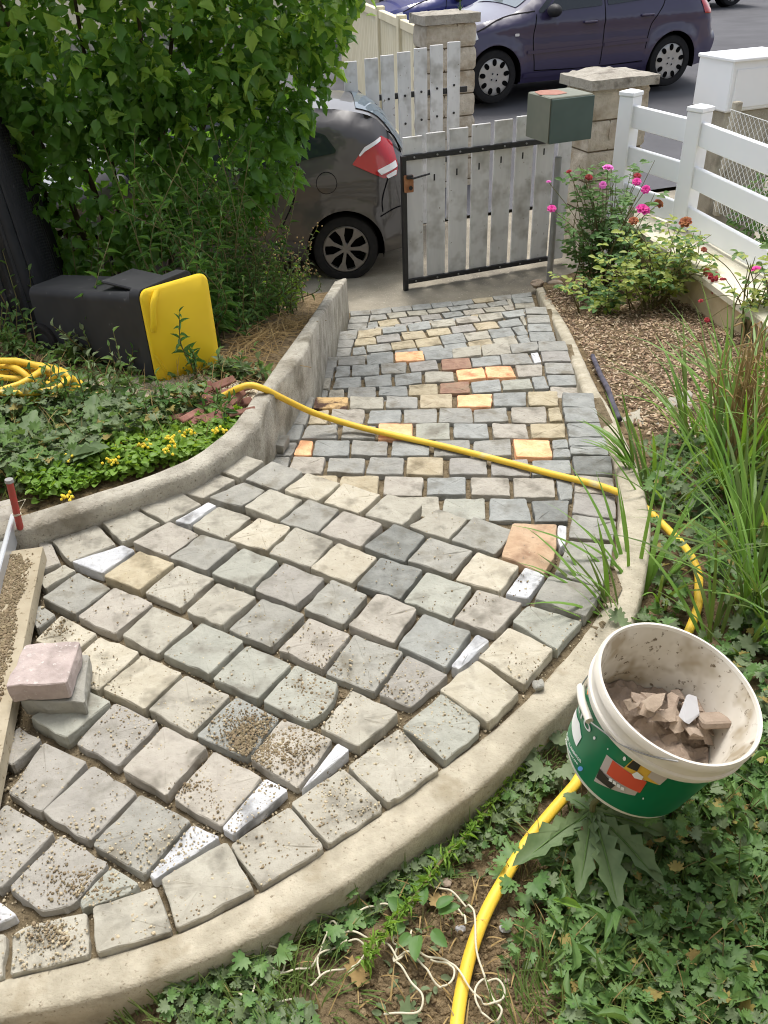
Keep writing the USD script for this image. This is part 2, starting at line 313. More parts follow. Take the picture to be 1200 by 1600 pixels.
mat('grass', lin(92, 118, 54), lin(112, 132, 66), scale=4, rough=0.6, var=0.3, island=True, transl=0.25)
mat('dry_stalk', lin(160, 132, 86), lin(178, 154, 106), scale=8, rough=0.85, var=0.25, island=True)
mat('stem', lin(92, 98, 58), lin(104, 92, 60), scale=8, rough=0.8)
mat('wood_stem', lin(92, 80, 62), lin(74, 64, 50), scale=12, rough=0.9)
mat('petal_pink', lin(216, 60, 150), lin(226, 96, 176), scale=30, rough=0.6, transl=0.2)
mat('petal_light', lin(226, 130, 200), rough=0.6, transl=0.2)
mat('petal_dry', lin(166, 110, 64), lin(140, 70, 58), scale=30, rough=0.8)
mat('petal_red', lin(170, 44, 58), lin(146, 62, 60), scale=30, rough=0.8)
mat('flower_yellow', lin(216, 186, 38), lin(226, 204, 70), scale=30, rough=0.7)
mat('hose_dark', lin(52, 50, 60), lin(84, 80, 92), scale=14, rough=0.6)
mat('wire_white', lin(196, 198, 196), rough=0.5)
mat('leaf_yellowed', lin(168, 160, 88), lin(150, 130, 76), scale=20, rough=0.7, var=0.25, island=True, transl=0.2)
# ------------------------------------------------------------ surveyed outlines of the paving stones, colour letter first
PATIO = '''b 365,705.5 412,719 374,747 326,730|g 425,721 473,737 434.5,765 383,749|c 480,739 532,754 496,782.5 444,766|c 537,754 595,772 561,802 506,786
b 606,771 660,790 629,820 570,803|b 684,794 730,810 700,843 639,822|g 741,808 805,829.5 773,864 705,844|o 801,819 870,820 869,854 865,870 851,894 784,868
w 872,820 885,821 884,848 876,856 872,847|b 321,734 367.5,751 316,777.5 275,764|g 380,752 414,765.5 376,792 326,777|b 422,764 472.5,779.5 434,811 382,792
g 482,780 530,797 496,831 437,814|p 537,799 597,819 564,852 500,831|k 616,819 664,836 631,876 569,855|g 671,839 739,859 705,897 637,877|c 746,861 811,884 781,925 712,905
w 821,885 852,897 825,936 790,929|b 274,766 314,786 259,815 217,794|w 325,784 338,789 296,819 273,815|b 341,791 392,807 351,841 300,822|c 404,808 454,824 416,861 357,842
b 462,825 521,845 485,884 420,865|c 529,849 589,869 549,910 485,889|k 595,870 660,891 625,936 557,912|e 667,895 737,917 704,964 631,939|p 746,920 816,942 774,989 710,966
b 210,796 250,817 191,846 159,816|p 265,816 310,835 261,867 207,847|g 315,834 370,852 322,891 265,870|e 380,855 434,877 392,919 330,895|m 444,879 507,904 462,946 398,921
g 519,906 574,930 536,974 474,950|p 590,929 651,951 615,1002 544,976|s 662,960 736,987 696,1042 622,1007|w 745,991 765,1000 718,1045 705,1041|b 151,820 180,849 111,877 82,847
w 192,851 210,859 160,895 112,878|y 217,860 272,879 217,922 162,900|b 277,884 335,905 282,949 226,925|b 340,910 400,932 347,977 291,955|g 410,936 476,961 424,1009 357,982
o1 484,965 547,991 505,1045 435,1015|g 554,992 630,1021 584,1081 509,1049|m 636,1025 700,1054 641,1104 592,1084|p 60,846 80,849 94,879 66,890|b 100,881 118,891 71,920 60,905
g 122,894 172,917 116,960 67,935|p 179,918 239,944 179,989 121,962|b 240,949 301,971 246,1020 191,993|e 315,972 380,1001 327,1053 255,1021|e 386,1007 455,1039 402,1092 332,1059
e 462,1039 527,1067 521,1092 505,1112 480,1129 411,1095|b 549,1076 622,1114 601,1135 560,1167 500,1135|w 527,1160 546,1171 470,1237|g 62,945 86,960 58,981 44,960
c 95,961 151,990 110,1022 55,1000|c 156,995 217,1018 153,1078 95,1050|c 222,1020 284,1052 225,1110 160,1075|b 291,1056 359,1085 299,1145 232,1109|s 370,1090 436,1123 385,1183 307,1149
p 442,1125 519,1155 465,1229 391,1185|w 415,1216 450,1234 365,1304 347,1293|e 132,1075 172,1094 103,1152 48,1122|m 180,1099 247,1129 184,1196 119,1161|p 257,1135 323,1168 259,1241 191,1202
p 336,1175 409,1216 345,1290 271,1245|w 301,1287 343,1307 242,1375 234,1367|m 28,1134 64,1155 20,1197 -10,1175|m 68,1159 136,1192 65,1269 12,1236|m 145,1197 212,1236 139,1312 67,1269
g 220,1242 297,1281 225,1365 145,1320|m 9,1256 84,1301 0,1388 -70,1340|m 96,1305 169,1349 148,1372 117,1409 100,1417 64,1422 30,1400 14,1385|e 174,1355 216,1380 203,1394 148,1415 128,1420 126,1406
w -35,1392 0,1411 26,1430 0,1441 -45,1448|g 889,846 958,851 953,880 941,915 867,895|g 858,900 942,918 914,963 836,936|e 826,945 910,970 870,1016 801,971|c 795,981 864,1016 820,1068 747,1025
c 746,1031 811,1080 763,1129 687,1079|e 690,1084 750,1127 747,1143 695,1187 629,1137|b 623,1137 686,1201 625,1246 607,1254 544,1197|b 535,1200 596,1256 594,1266 515,1319 455,1256
b 452,1260 503,1319 500,1328 408,1386 360,1320|b 354,1317 396,1390 275,1448 258,1390 252,1373|b 243,1384 268,1452 152,1490 146,1418|b 135,1426 138,1493 16,1523 20,1460 48,1445|b 8,1458 2,1526 -80,1548 -80,1468
m -15,1140 -45,1215 -120,1180 -70,1110|g -55,1225 -85,1310 -180,1270 -130,1190|b -20,950 -60,1010 -130,980 -85,930'''
T1 = '''g 456,622 491,621 486,640 436,641|burnt 494,621 544,620 542,639 490,638|b 547,619 599,620 598,638 547,638|g 604,618 652,619 651,638 603,638|y 657,617 706,615 706,637 657,637
o 715,616 769,614 767,636 715,636|s 771,614 822,612 822,634 772,634|y 825,612 871,611 872,633 827,634|s 879,614 927,614 930,635 880,634|g 435,642 482,642 477,662 424,664|y 486,643 514,641 510,661 481,661
p 519,640 569,640 567,661 517,660|s 579,640 626,640 626,661 574,661|g 631,640 682,640 682,660 631,660|g 687,638 736,638 739,660 686,660|g 741,638 791,637 794,659 741,659|p 799,637 852,636 854,660 800,659
y 856,637 874,636 879,658 859,658|s 880,636 930,637 937,659 884,658|s 421,665 474,664 467,686 415,686|g 481,664 527,663 525,685 471,685|g 536,664 587,664 586,685 533,685|o 592,662 644,662 644,685 591,685
e 650,662 702,662 703,685 650,685|s 709,662 761,661 764,684 710,684|p 769,662 822,662 826,684 772,684|y 829,662 882,661 883,683 831,684|s 886,660 937,660 945,683 889,682|g 407,690 464,690 454,711 401,711
o 469,688 489,689 486,711 459,710|s 494,688 546,688 544,711 489,711|g 551,688 605,688 604,711 549,711|s 614,688 670,688 670,711 612,711|g 679,688 733,688 735,711 678,712|g 741,688 797,687 799,712 741,711
o 802,687 858,687 863,713 807,713|s 863,688 886,687 888,699 864,700|s 865,702 889,701 892,713 865,715|s 889,684 946,684 949,696 890,696|s 891,698 949,698 951,710 892,709|g 412,715 453,714 445,740 395,740
o1 459,714 508,714 501,739 450,738|g 515,715 570,715 567,739 511,738|g 579,715 631,715 629,740 572,740|y 637,715 692,715 692,742 635,740|m 703,715 760,715 761,741 703,741|m 768,719 824,717 828,743 769,742
s 832,719 890,716 892,739 832,744|k 895,712 954,713 957,742 899,740|y 492,743 527,744 525,770 480,770|y 534,744 592,744 589,772 528,772|p 602,744 661,745 659,774 599,773|s 668,745 727,745 727,773 667,773
p 736,746 795,746 797,774 737,773|p 802,746 864,747 867,777 804,776|s 869,749 893,751 894,779 875,780|p 899,741 958,746 961,773 898,769|b 616,777 685,777 687,808 612,808|e 695,778 757,779 758,812 690,812
s 766,779 822,780 830,813 764,812|k 831,782 889,781 887,815 836,815|m 898,770 961,775 962,810 895,802|g 895,804 963,813 958,844 889,840'''
T2 = '''g 490,560 527,558 524,573 484,573.5|g 529,558 570.5,555 570.5,569 528,571|s 573,555 614,551 614,566 574,569|o 617,550 660,547 663,563 619,565|s 663,548.5 706,543 707,559 665,561.6|b 707,543 750,540 752,556 708,558
b 752,540 793,535 799,551 755,555|g 797,537 839,534 840,547 801,551|g 841,533 883,533 888,547 842,548|g 483,574.6 522,574 518.5,590 477,591|s 527,572 547,572 544.5,587.6 523,588.7|s 551,571 592,569 592,584 550,587
g 595,568 635,566 633,582 597,583|m 639,566 681,561.6 685,577 643,581|r 690,562 733,559 737,574 691,577.6|s 736,558 780,555 783.6,570 738.5,573|g 782,554 824,551.6 833,567 786,570|w 829.5,550.5 840,550 846,566 835,568
m 845,548 887,548 892,564.6 848,565|b 477,592.6 517,590 514,608 472,609|s 525,590 564,588.7 564,605 519.6,606|s 569,588.7 611,585 612,602 571.6,604|s 617,585 658,582 659,598 618,601|b 664,581 707.5,579.6 710,595 665,598
o 712.5,577.6 754,574 759,591 716,594|o 758,574 798,571 806,588 762,591|p 805,571 847,569.6 847,586 810,588|g 851,567 893,567 898,584 853,583|g 470,610 512,609 509,622 466,624|b 516,609 537,608 537,622 513,622
g 544.5,606 587,605 586,620 543,621|s 592,604 635,602 637,618 592,619|y 639,602 683,599.5 684,615 639,618|r 687.6,599 732,596 734,613 687.6,614|s 736,596 780,593 783,611 739.6,613|e 784,593 828,590 833,608 786,610
s 831,589.5 850,588 858,606 836,607|s 854.4,585.6 899,585.6 903,602 858,602.5|p 860,605 905,606 910,625 862,625'''
T3 = '''g 527,519 558.6,515 556,529 522,530|y 560,517 595.4,513 595.4,522.6 558.6,527.6|s 597.6,512 634.4,507.4 635,517 598.7,521.5|s 636.6,506 670,502 673.4,513 640,516|b 673.4,502 709,496.6 712.4,507.4 676.7,512
p 711.4,496.8 744,492 750.4,501.7 715.7,506|b 747,492 783,487.7 787,496 752.6,501.7|s 784,486.6 816.5,483 821,493 791.6,496|g 821,480 853,479 856,490 822,490|g 517.4,531 553,530 549,542 513,543.6|y 556.4,529 585.7,526 588,537 554,540.6
m 588,525 622.5,520 627,532 590,535.6|y 627,519 660.4,516 667,527 632,531|y 666,516 700.5,511 706,520.4 671,526|m 704,510.4 737.4,506 744,516 709,520.6|y 739.6,505 773,501.7 781,511.5 747,516|s 777.5,501.7 810,496.8 817,508 785,512
b 812.6,494 818.7,494 823,507.6 818.7,508|g 823,492 857.7,491.6 860,504 825,504.6|g 511,545 549,543 545.6,556 507.7,557|s 552,543 569,541 572.7,553 551,554.4|g 572.7,540 608.4,535.6 612.8,546.4 574.8,550.8|y 610.6,535 645,531 650.7,542.7 614,546.4
y 648.5,530.6 685,526 690,537.8 653,542|s 687.6,524.5 723,520.6 729,533.6 693,537.5|b 724,520.6 761,516 767,528 732,533|s 762,516 798,512 805,523.4 770,528|s 800,511.5 818.7,509 825,522 810,523.4|s 825,505.4 860,504.6 863,517.6 825.6,518.4
s 617,546 651,543 656,556 619,559|s 655,542.5 690,539 696,553 660,556|s 694,539 727,535 733,548 700,552|y 731,534.5 766,530 772,543 738,548|b 770,529.5 803,525 810,538 777,543|s 807,525 824,523 829,535 815,538|s 827,519.5 865,519 868.5,532 829.5,532|s 579,552 612,549 615,561 580,564|g 505,558.5 545,557.5 542,569 501,570|b 549,556 575,554 577,565 547,567'''
T4 = '''g 546.7,486 578,484.7 579,491 548,493|g 579,484.7 609.5,480 611.7,488 581,491|g 610.6,480 641,477 644,484.7 615,487|s 643,476.4 671,474 675,482 646,484|s 673.4,473.4 705,470.6 708,478 676.7,481.4|s 705,472 737,468 740.7,473.6 710,477
y 737.4,467 769,463.4 772,470 743,473.6|g 769,462.8 798,460 800,467 774,469|s 799,460 829.5,457 830.6,462.8 801,465.6|g 548,494.4 577,493 574,504 544.5,505|g 579,492 602,490 605,498 578,502|b 604,489.4 633,487 636.6,494.4 609.5,497
b 635.5,487 665,484 669,490.7 640,493|b 667,483.6 698,480 703,486 671,489.4|s 699.5,480 728.7,476.4 733,481.6 706,486|g 730,476.8 759,473 763.4,479.4 736,482|g 761,472.5 789.4,469 795,475.8 767,479|b 791.6,468 798,467.7 801.8,475.8 796,476.4
s 801,466 831.7,463.4 834,471.4 804,473.6|g 543,506 573.8,504.6 571.6,513 542,515|s 576,503.7 589,502 591,510.7 574.4,512|y 590,502 620,497.7 625,506.8 594,510.7|m 623,497 654,493.8 658,502 628,505|m 657,493 686.4,489.7 691,497 661.5,501
s 690,488.8 719,486 725,492 696,496.8|p 723,485.5 752.6,481.8 758,488.8 727.7,492|b 754.8,481.6 784,478 790.5,485 761,488|p 786,478 802,476.4 803.5,483 791.6,484.4|b 804.6,474.7 835,472.5 836,478.6 805.7,481.6'''
def stones(text):
    for rec in text.replace('\n', '|').split('|'):
        q = rec.split(); yield q[0], [tuple(map(float, c.split(','))) for c in q[1:]]
SEED = np.random.default_rng(77)
def stone_mesh(P, z, thick=0.055, seed=0, seg=0.035, rough=0.0022, tilt=0.004):
    """a hand-split stone with top outline P (n x 2) at height z"""
    rng = np.random.default_rng(seed)
    pg = Polygon(P)
    if pg.exterior.is_ccw is False: P = P[::-1]
    ring = []
    n = len(P)
    for i in range(n):
        a, b = P[i], P[(i + 1) % n]; L = np.linalg.norm(b - a); k = max(2, int(round(L / seg))); d = (b - a) / max(L, 1e-9); nn = np.array([d[1], -d[0]])
        cut = min(0.005, L * 0.12)
        for j, t in enumerate(np.linspace(cut / L, 1 - cut / L, k + 1)):
            edge = 0 if j in (0, k) else 1
            ring.append(a + d * L * t + nn * rng.normal(0, rough) * edge)
    R = np.array(ring); c = R.mean(0); m = len(R)
    tl = rng.normal(0, tilt, 2)
    zt = lambda q: z + (q - c) @ tl / 0.15 * 1.0
    inw = (c - R) / np.maximum(np.linalg.norm(c - R, axis=1, keepdims=True), 1e-6)
    depth = np.linalg.norm(c - R, axis=1)
    r_top = R + inw * np.minimum(0.0014, depth * .2)[:, None]
    r_mid = R - inw * 0.001
    low = R - inw * np.abs(rng.normal(0.0008, 0.0022, (m, 1)))
    mid = c + (R - c) * 0.55
    V = np.vstack([np.column_stack([mid, zt(mid) + rng.normal(0.0012, 0.0013, m)]), np.column_stack([r_top, zt(r_top) + rng.normal(0, 0.0009, m)]),
                   np.column_stack([r_mid, zt(r_mid) - 0.0018 - np.abs(rng.normal(0, 0.0014, m))]), np.column_stack([low, 0 * low[:, 0] + z - thick * 0.5]), np.column_stack([low + inw * .004, 0 * low[:, 0] + z - thick]), [[*c, z + 0.001]]])
    F = []
    for k in range(m):
        k2 = (k + 1) % m
        F.append((5 * m, k, k2))
        for q in range(4): F += [(q * m + k, (q + 1) * m + k, (q + 1) * m + k2), (q * m + k, (q + 1) * m + k2, q * m + k2)]
    return trimesh.Trimesh(V, F, process=False)
def lay(text, z, parent, seed0, thick=0.055, jit=0.003):
    for i, (c, px) in enumerate(stones(text)):
        zz = z + float(SEED.normal(0, jit))
        P = np.array([at(x, y, zz)[:2] for x, y in px])
        m = stone_mesh(P, zz, thick, seed0 + i, rough=0.0016 if c != 'w' else 0.0006)
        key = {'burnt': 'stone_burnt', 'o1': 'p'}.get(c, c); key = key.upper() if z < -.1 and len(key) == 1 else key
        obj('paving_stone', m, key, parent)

# heights of the place
ZP, Z1, Z2, Z3, Z4 = 0.0, -0.20, -0.43, -0.66, -0.93
def kerb_z(x, y): return float(np.interp(y, [0.0, 1.6, 2.2, 3.0, 3.45, 6.9], [-0.004, -0.02, -0.05, -0.185, -0.235, -0.90]))
# right-hand kerb: inner and outer top edges, from the near left corner round the curve and down to the gate
K_IN = [(-120, 1562), (0, 1527), (150, 1491), (212, 1475), (300, 1444), (412, 1385), (515, 1320), (550, 1297), (627, 1245), (700, 1190), (765, 1142), (812, 1100), (850, 1062), (893, 1010), (930, 960), (950, 915), (963, 860), (969, 800), (968, 762), (962, 725), (945, 682), (930, 640), (912, 611), (888, 548), (870, 510), (855, 480), (838, 449)]
K_OUT = [(-120, 1632), (0, 1593), (150, 1560), (225, 1534), (300, 1507), (425, 1450), (490, 1410), (550, 1375), (640, 1312), (737, 1240), (782, 1200), (817, 1165), (855, 1130), (893, 1094), (945, 1040), (985, 980), (1005, 920), (1015, 870), (1017, 815), (1007, 762), (995, 722), (972, 672), (950, 630), (930, 598), (897, 527), (882, 500), (866, 475), (853, 446)]
kin = np.array([at_f(x, y, kerb_z) for x, y in K_IN]); kout = np.array([at_f(x, y, kerb_z) for x, y in K_OUT])
def resample(p, n):
    s = np.r_[0, np.cumsum(np.linalg.norm(np.diff(p, axis=0), axis=1))]; t = np.linspace(0, s[-1], n)
    return np.stack([np.interp(t, s, p[:, k]) for k in range(p.shape[1])], 1)
kin = resample(smooth_line(kin, 6), 220); kout = resample(smooth_line(kout, 6), 220)
# left-hand wall: back edge, front arris
W_BACK = [(-60, 830), (35, 802), (87, 787), (175, 760), (233, 740), (300, 711), (350, 674), (377, 643), (395, 617), (410, 597), (435, 562), (480, 500), (505, 465), (522, 440)]
W_FRONT = [(-60, 852), (35, 826), (100, 807), (175, 781), (233, 760), (300, 736), (350, 708), (385, 680), (405, 654), (430, 607), (450, 581), (480, 545), (497, 502), (542, 434)]
def wall_z(x, y): return float(np.interp(y, [2.0, 2.9, 3.4, 4.1, 4.7, 5.6, 6.3, 6.9], [0.075, 0.07, 0.06, -0.02, -0.15, -0.40, -0.58, -0.68]))
wbk = resample(smooth_line([at_f(x, y, wall_z) for x, y in W_BACK], 6), 160); wft = resample(smooth_line([at_f(x, y, wall_z) for x, y in W_FRONT], 6), 160)

def strip_solid(a, b, h_a, h_b, seed, amp=0.004, ch=0.01):
    """solid with top edges a, b (n x 3) and faces going down h_a, h_b below them"""
    rng = np.random.default_rng(seed); n = len(a); ab = b - a; w = np.linalg.norm(ab[:, :2], axis=1, keepdims=True); u = ab / w; dz = np.array([0, 0, 1.0])
    s = np.arange(n) * 0.35
    wob = lambda k: (meshkit.fbm(np.stack([s, 0 * s + k * 3.1, 0 * s], 1), 3, seed + k) - 0.5)[:, None] * 2 * amp
    da, db = np.asarray(h_a).reshape(-1, 1), np.asarray(h_b).reshape(-1, 1)
    rings = [a - dz * da, a - dz * da * 0.55 - u * wob(7), a - dz * da * 0.2 - u * wob(1), a - dz * ch - u * wob(2) * .6, a + u * ch + dz * wob(3) * .5, a + ab * 0.35 + dz * wob(4), a + ab * 0.65 + dz * wob(5), b - u * ch + dz * wob(6) * .5, b - dz * ch + u * wob(8) * .6, b - dz * db * 0.2 + u * wob(9), b - dz * db * 0.55 + u * wob(10), b - dz * db]
    R = np.stack(rings, 1)                       # n x 12 x 3
    m = loft(R, closed=True, caps=True); m.fix_normals(); return m
# ------------------------------------------------------------ the ground
KL = np.vstack([kin[:, :2]]); LW = wft[:, :2]
inner = Polygon(np.vstack([kin[:, :2], wft[::-1, :2]])).buffer(0)
zone_in = Polygon(np.vstack([(kin[:, :2] * .5 + kout[:, :2] * .5), ((wft[:, :2] + wbk[:, :2]) / 2)[::-1], [[-1.9, 2.2], [-1.9, 0.6]]])).buffer(0)
RC = np.array([(1.2,3.5,-.30),(1.9,3.6,-.32),(1.35,4.5,-.50),(2.4,4.8,-.52),(1.5,6.0,-.76),(2.3,6.2,-.66),(1.45,7.0,-.90),(2.2,7.6,-.88),(1.05,2.4,-.17),(1.1,1.4,-.15),(.55,1.0,-.13),(0,.8,-.11),(-.6,.55,-.10),(0,.3,-.13),(1,.4,-.15),(2,1.5,-.2),(2.2,2.6,-.25),(3,0,-.2),(4,4,-.5),(4,7.5,-.9),(-2,0,-.1),(3.0,6.0,-.6)])
LC = np.array([(-1.2,2.5,.0),(-.8,2.95,.01),(-.65,3.4,.0),(-.6,4.0,-.06),(-.62,4.6,-.2),(-.5,5.5,-.46),(-.42,6.3,-.66),(-.45,6.9,-.86),(-1.5,3.6,.0),(-2,4.6,-.05),(-1.6,5.6,-.4),(-1.6,6.4,-.8),(-3,4,0),(-3.4,5.5,-.3),(-3,6.6,-.85),(-6,4,0),(-6,6.6,-.85),(-2,2,0),(-6,1,0),(-1.2,7.2,-.93)])
fR = RBFInterpolator(RC[:, :2], RC[:, 2], kernel='linear'); fL = RBFInterpolator(LC[:, :2], LC[:, 2], kernel='linear')
def bumps(x, y, a=1.0):
    p = np.stack([x, y, 0 * x], -1); return a * ((meshkit.fbm(p * 2.3, 3, 4) - .5) * 0.05 + (meshkit.fbm(p * 14, 3, 9) - .5) * 0.022)
def gz_right(x, y): x, y = np.atleast_1d(x).astype(float), np.atleast_1d(y).astype(float); return fR(np.stack([x, y], 1)) + bumps(x, y)
def gz_left(x, y): x, y = np.atleast_1d(x).astype(float), np.atleast_1d(y).astype(float); return fL(np.stack([x, y], 1)) + bumps(x, y)
zr = lambda x, y: float(gz_right(x, y)[0]); zl = lambda x, y: float(gz_left(x, y)[0])
mid_r = kin[:, :2] * .4 + kout[:, :2] * .6; mid_l = wft[:, :2] * .4 + wbk[:, :2] * .6
right_poly = Polygon(np.vstack([mid_r, [[1.42, 7.0], [1.9, 7.25], [5, 8.2], [5, -1.5], [-2.2, -1.5], [-2.2, 0.5]]])).buffer(0)
left_poly = Polygon(np.vstack([mid_l, [[-0.3, 6.95], [-0.9, 6.75], [-6, 6.6], [-6, 2.0], [-1.9, 2.15]]])).buffer(0)
near_r = right_poly.intersection(shapely.box(-.9, .2, 2.6, 4)); far_r = right_poly.difference(near_r)
obj('garden_ground', cat_([fill(g, 0.03, gz_right) for g in getattr(near_r, 'geoms', [near_r])] + [fill(g, 0.09, gz_right) for g in getattr(far_r, 'geoms', [far_r])]), 'soil', smooth=True, label='bare brown soil of the right-hand garden bed beyond the kerb', cat='ground', kind='structure')
obj('garden_ground', fill(left_poly, 0.05, gz_left), 'soil', smooth=True, label='soil of the left-hand garden bed behind the low wall', cat='ground', kind='structure')
sq = lambda x, y: [(x0, y0) for x0, y0 in zip(x, y)]
A18 = math.radians(18.0); AX = np.array([math.cos(A18), math.sin(A18)]); BX = np.array([-math.sin(A18), math.cos(A18)])   # along the street, across it
def street_z(x, y):
    s = np.asarray(x) * BX[0] + np.asarray(y) * BX[1]
    return np.interp(s, [5.0, 7.6, 9.0, 12.5, 16, 40], [-0.93, -0.93, -0.86, -0.52, -0.50, -0.45])
drive = Polygon([(-7, 5.6), (-0.9, 6.4), (-0.33, 6.5), (-0.3, 5.4), (1.3, 5.4), (1.45, 6.9), (2.0, 7.2), (6, 8.3), (5.4, 10.4), (-8, 6.1)])
obj('driveway', fill(drive, 0.1, lambda x, y: street_z(x, y) - 0.004 + (meshkit.fbm(np.stack([x * 3, y * 3, 0 * x], -1), 3, 2) - .5) * .012 - 0.05 * (((x > -.33) & (x < 1.32) & (y < 6.78 + (x - .5) * .16)))), 'concrete_slab', smooth=True, label='worn concrete driveway apron before the gate', cat='driveway', kind='structure')
st = Polygon([tuple(AX * a + BX * b) for a, b in ((-40, 8.35), (60, 8.35), (60, 60), (-40, 60))])
obj('street', fill(st, 1.2, lambda x, y: street_z(x, y) - 0.010), 'asphalt', smooth=True, label='grey asphalt street with parked cars beyond the gates', cat='street', kind='structure')
obj('terrain', box((0, 0, -1.6), (500, 500, 0.2)), 'soil', label='flat land all around the gardens and the street', cat='ground', kind='structure')

# ------------------------------------------------------------ patio and stepped path
patio = thing('patio', 'diagonally laid sandstone paving in the foreground, dusted with sand', 'paving', kind='structure')
outl = []
for c, px in stones(PATIO): outl.append(Polygon([at(x, y, 0)[:2] for x, y in px]).buffer(0))
pat_poly = shapely.union_all([o.buffer(0.02) for o in outl]).buffer(0.03).buffer(-0.052)
pat_poly = max(getattr(pat_poly, 'geoms', [pat_poly]), key=lambda g: g.area)
pat_poly = Polygon(pat_poly.exterior).union(Polygon([at(x, y, 0)[:2] for x, y in ((960, 870), (975, 905), (930, 1000), (850, 1085), (700, 1200), (515, 1330), (300, 1455), (0, 1540), (-110, 1570), (-110, 1000), (60, 860), (300, 900), (700, 900))])).buffer(0)
def bed_z(x, y):
    p = np.stack([x, y, 0 * x], -1); d = shapely.distance(shapely.points(x, y), kerb_line)
    base = np.interp(-y, [-2.6, -1.2, -.9], [-0.040, -0.031, -0.022])
    return base + (meshkit.fbm(p * 17, 3, 3) - .5) * 0.018 + (meshkit.fbm(p * 60, 2, 8) - .5) * 0.006
kerb_line = shapely.LineString(kin[:, :2])
obj('sand_bed', fill(pat_poly, 0.014, bed_z), 'bed_sand', patio, smooth=True)
obj('base', trimesh.creation.extrude_polygon(pat_poly.buffer(-0.01).simplify(0.004), 0.6, engine='earcut').apply_translation([0, 0, -0.66]), 'bed_sand', patio)
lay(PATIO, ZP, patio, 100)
path = thing('garden_path', 'stepped path of coloured sandstone setts leading down to the gate', 'path', kind='structure')
# treads: each reaches back under the nose of the one above
ed = lambda q, z: at(q[0], q[1], z)[:2]
nose = {0: (at(365, 700, ZP)[:2], at(870, 815, ZP)[:2]), 1: (ed((456, 620), Z1), ed((928, 612), Z1)), 2: (ed((490, 558), Z2), ed((885, 531), Z2)), 3: (ed((527, 517), Z3), ed((855, 477), Z3)), 4: (ed((547, 484), Z4), ed((831, 455), Z4))}
for k, z, txt in ((1, Z1, T1), (2, Z2, T2), (3, Z3, T3), (4, Z4, T4)):
    a0, b0 = nose[k - 1]; a1, b1 = nose[k]
    if k == 1: a0, b0 = np.array([-.60, 2.60]), np.array([1.0, 2.15])
    w = 0.03
    pg = Polygon([a0 + [-w, -.05], b0 + [w, -.05], b1 + [w, -.012], a1 + [-w, -.012]])
    pg2 = Polygon([a0 + [0, -.05], b0 + [0, -.05], b1 + [.0, -.012], a1 + [0, -.012]])
    obj('tread', fill(pg, 0.025, lambda x, y, z=z: z - 0.024 + (meshkit.fbm(np.stack([x * 20, y * 20, 0 * x], -1), 3, 3) - .5) * 0.016), 'bed_sand', path, smooth=True)
    obj('step_core', trimesh.creation.extrude_polygon(pg2.buffer(-.008), 0.5, engine='earcut').apply_translation([0, 0, z - 0.55]), 'concrete_slab', path)
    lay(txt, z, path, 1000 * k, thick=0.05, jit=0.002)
    # courses out of sight from the terrace, under the nose of the step above
    if k > 1:
        near = [np.array(p) for p in zip(a0, b0)]
        zt = z; c0, c1 = a0, b0; f0 = at(*{2: (466, 625), 3: (505, 571), 4: (540, 516)}[k], z)[:2]; f1 = at(*{2: (911, 626), 3: (869, 534), 4: (836, 480)}[k], z)[:2]
        L = np.linalg.norm(f0 - c0); nrow = max(1, int(round(L / 0.15)))
        for i in range(nrow):
            t0, t1 = (i + .06) / nrow, (i + .96) / nrow; off = 0.5 * (i % 2)
            for j in range(-1, 10):
                s0, s1 = np.clip([(j + off + .04) / 10, (j + off + .98) / 10], 0.005, .995)
                if s1 - s0 < 0.03: continue
                lerp = lambda s, t: (c0 + (f0 - c0) * t) * (1 - s) + (c1 + (f1 - c1) * t) * s
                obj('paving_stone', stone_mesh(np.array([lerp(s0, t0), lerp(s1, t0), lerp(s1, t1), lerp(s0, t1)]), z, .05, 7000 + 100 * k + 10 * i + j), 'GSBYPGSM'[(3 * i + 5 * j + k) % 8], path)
# loose sand and crumbs on the stones
rng = np.random.default_rng(3)
pal = [ico(1, 1, s, .3, (1, 1, .8)) for s in range(3)]
def on_patio(n, dens):
    out = []
    while len(out) < n:
        x, y = rng.uniform(0, 1000), rng.uniform(700, 1530)
        if rng.random() < dens(x, y):
            p = at(x, y, 0)
            if shapely.contains_xy(pat_poly, p[0], p[1]): out.append(p)
    return np.array(out)
tree_o = shapely.STRtree(outl)
def top_of(P):
    hit = set(tree_o.query(shapely.points(P[:, :2]), predicate='within')[0]); return np.array([0.0005 if i in hit else -0.028 for i in range(len(P))])
def dens_grain(x, y): return float(np.interp(y, [700, 900, 1050, 1300], [.02, .12, .45, 1.0])) * (0.2 + 1.4 * (meshkit.noise(np.array([x / 70, y / 50, 0]), 2) > .5))
def dens_crumb(x, y):
    g = lambda cx, cy, s: math.exp(-((x - cx) ** 2 + (y - cy) ** 2) / (2 * s * s))
    return min(1, .03 + .12 * (y > 1000) + 0.25 * (meshkit.noise(np.array([x / 55, y / 40, 5]), 6) > .6) * (y > 800) + .9 * g(388, 1160, 26) + .5 * g(440, 1170, 34) + .35 * g(85, 985, 20) + .3 * g(500, 1070, 40) + .3 * g(295, 1245, 30))
def dens_heap(x, y):
    g = lambda cx, cy, a, b: math.exp(-((x - cx) ** 2 / a ** 2 + (y - cy) ** 2 / b ** 2) / 2)
    return min(1, g(388, 1150, 24, 20) + g(400, 1172, 18, 16) + .35 * g(455, 1165, 30, 24) + .4 * g(85, 983, 18, 8) + .2 * g(300, 1228, 14, 8) + .25 * g(130, 1380, 30, 16) + .25 * g(70, 1455, 26, 14) + .3 * g(490, 1075, 22, 18))
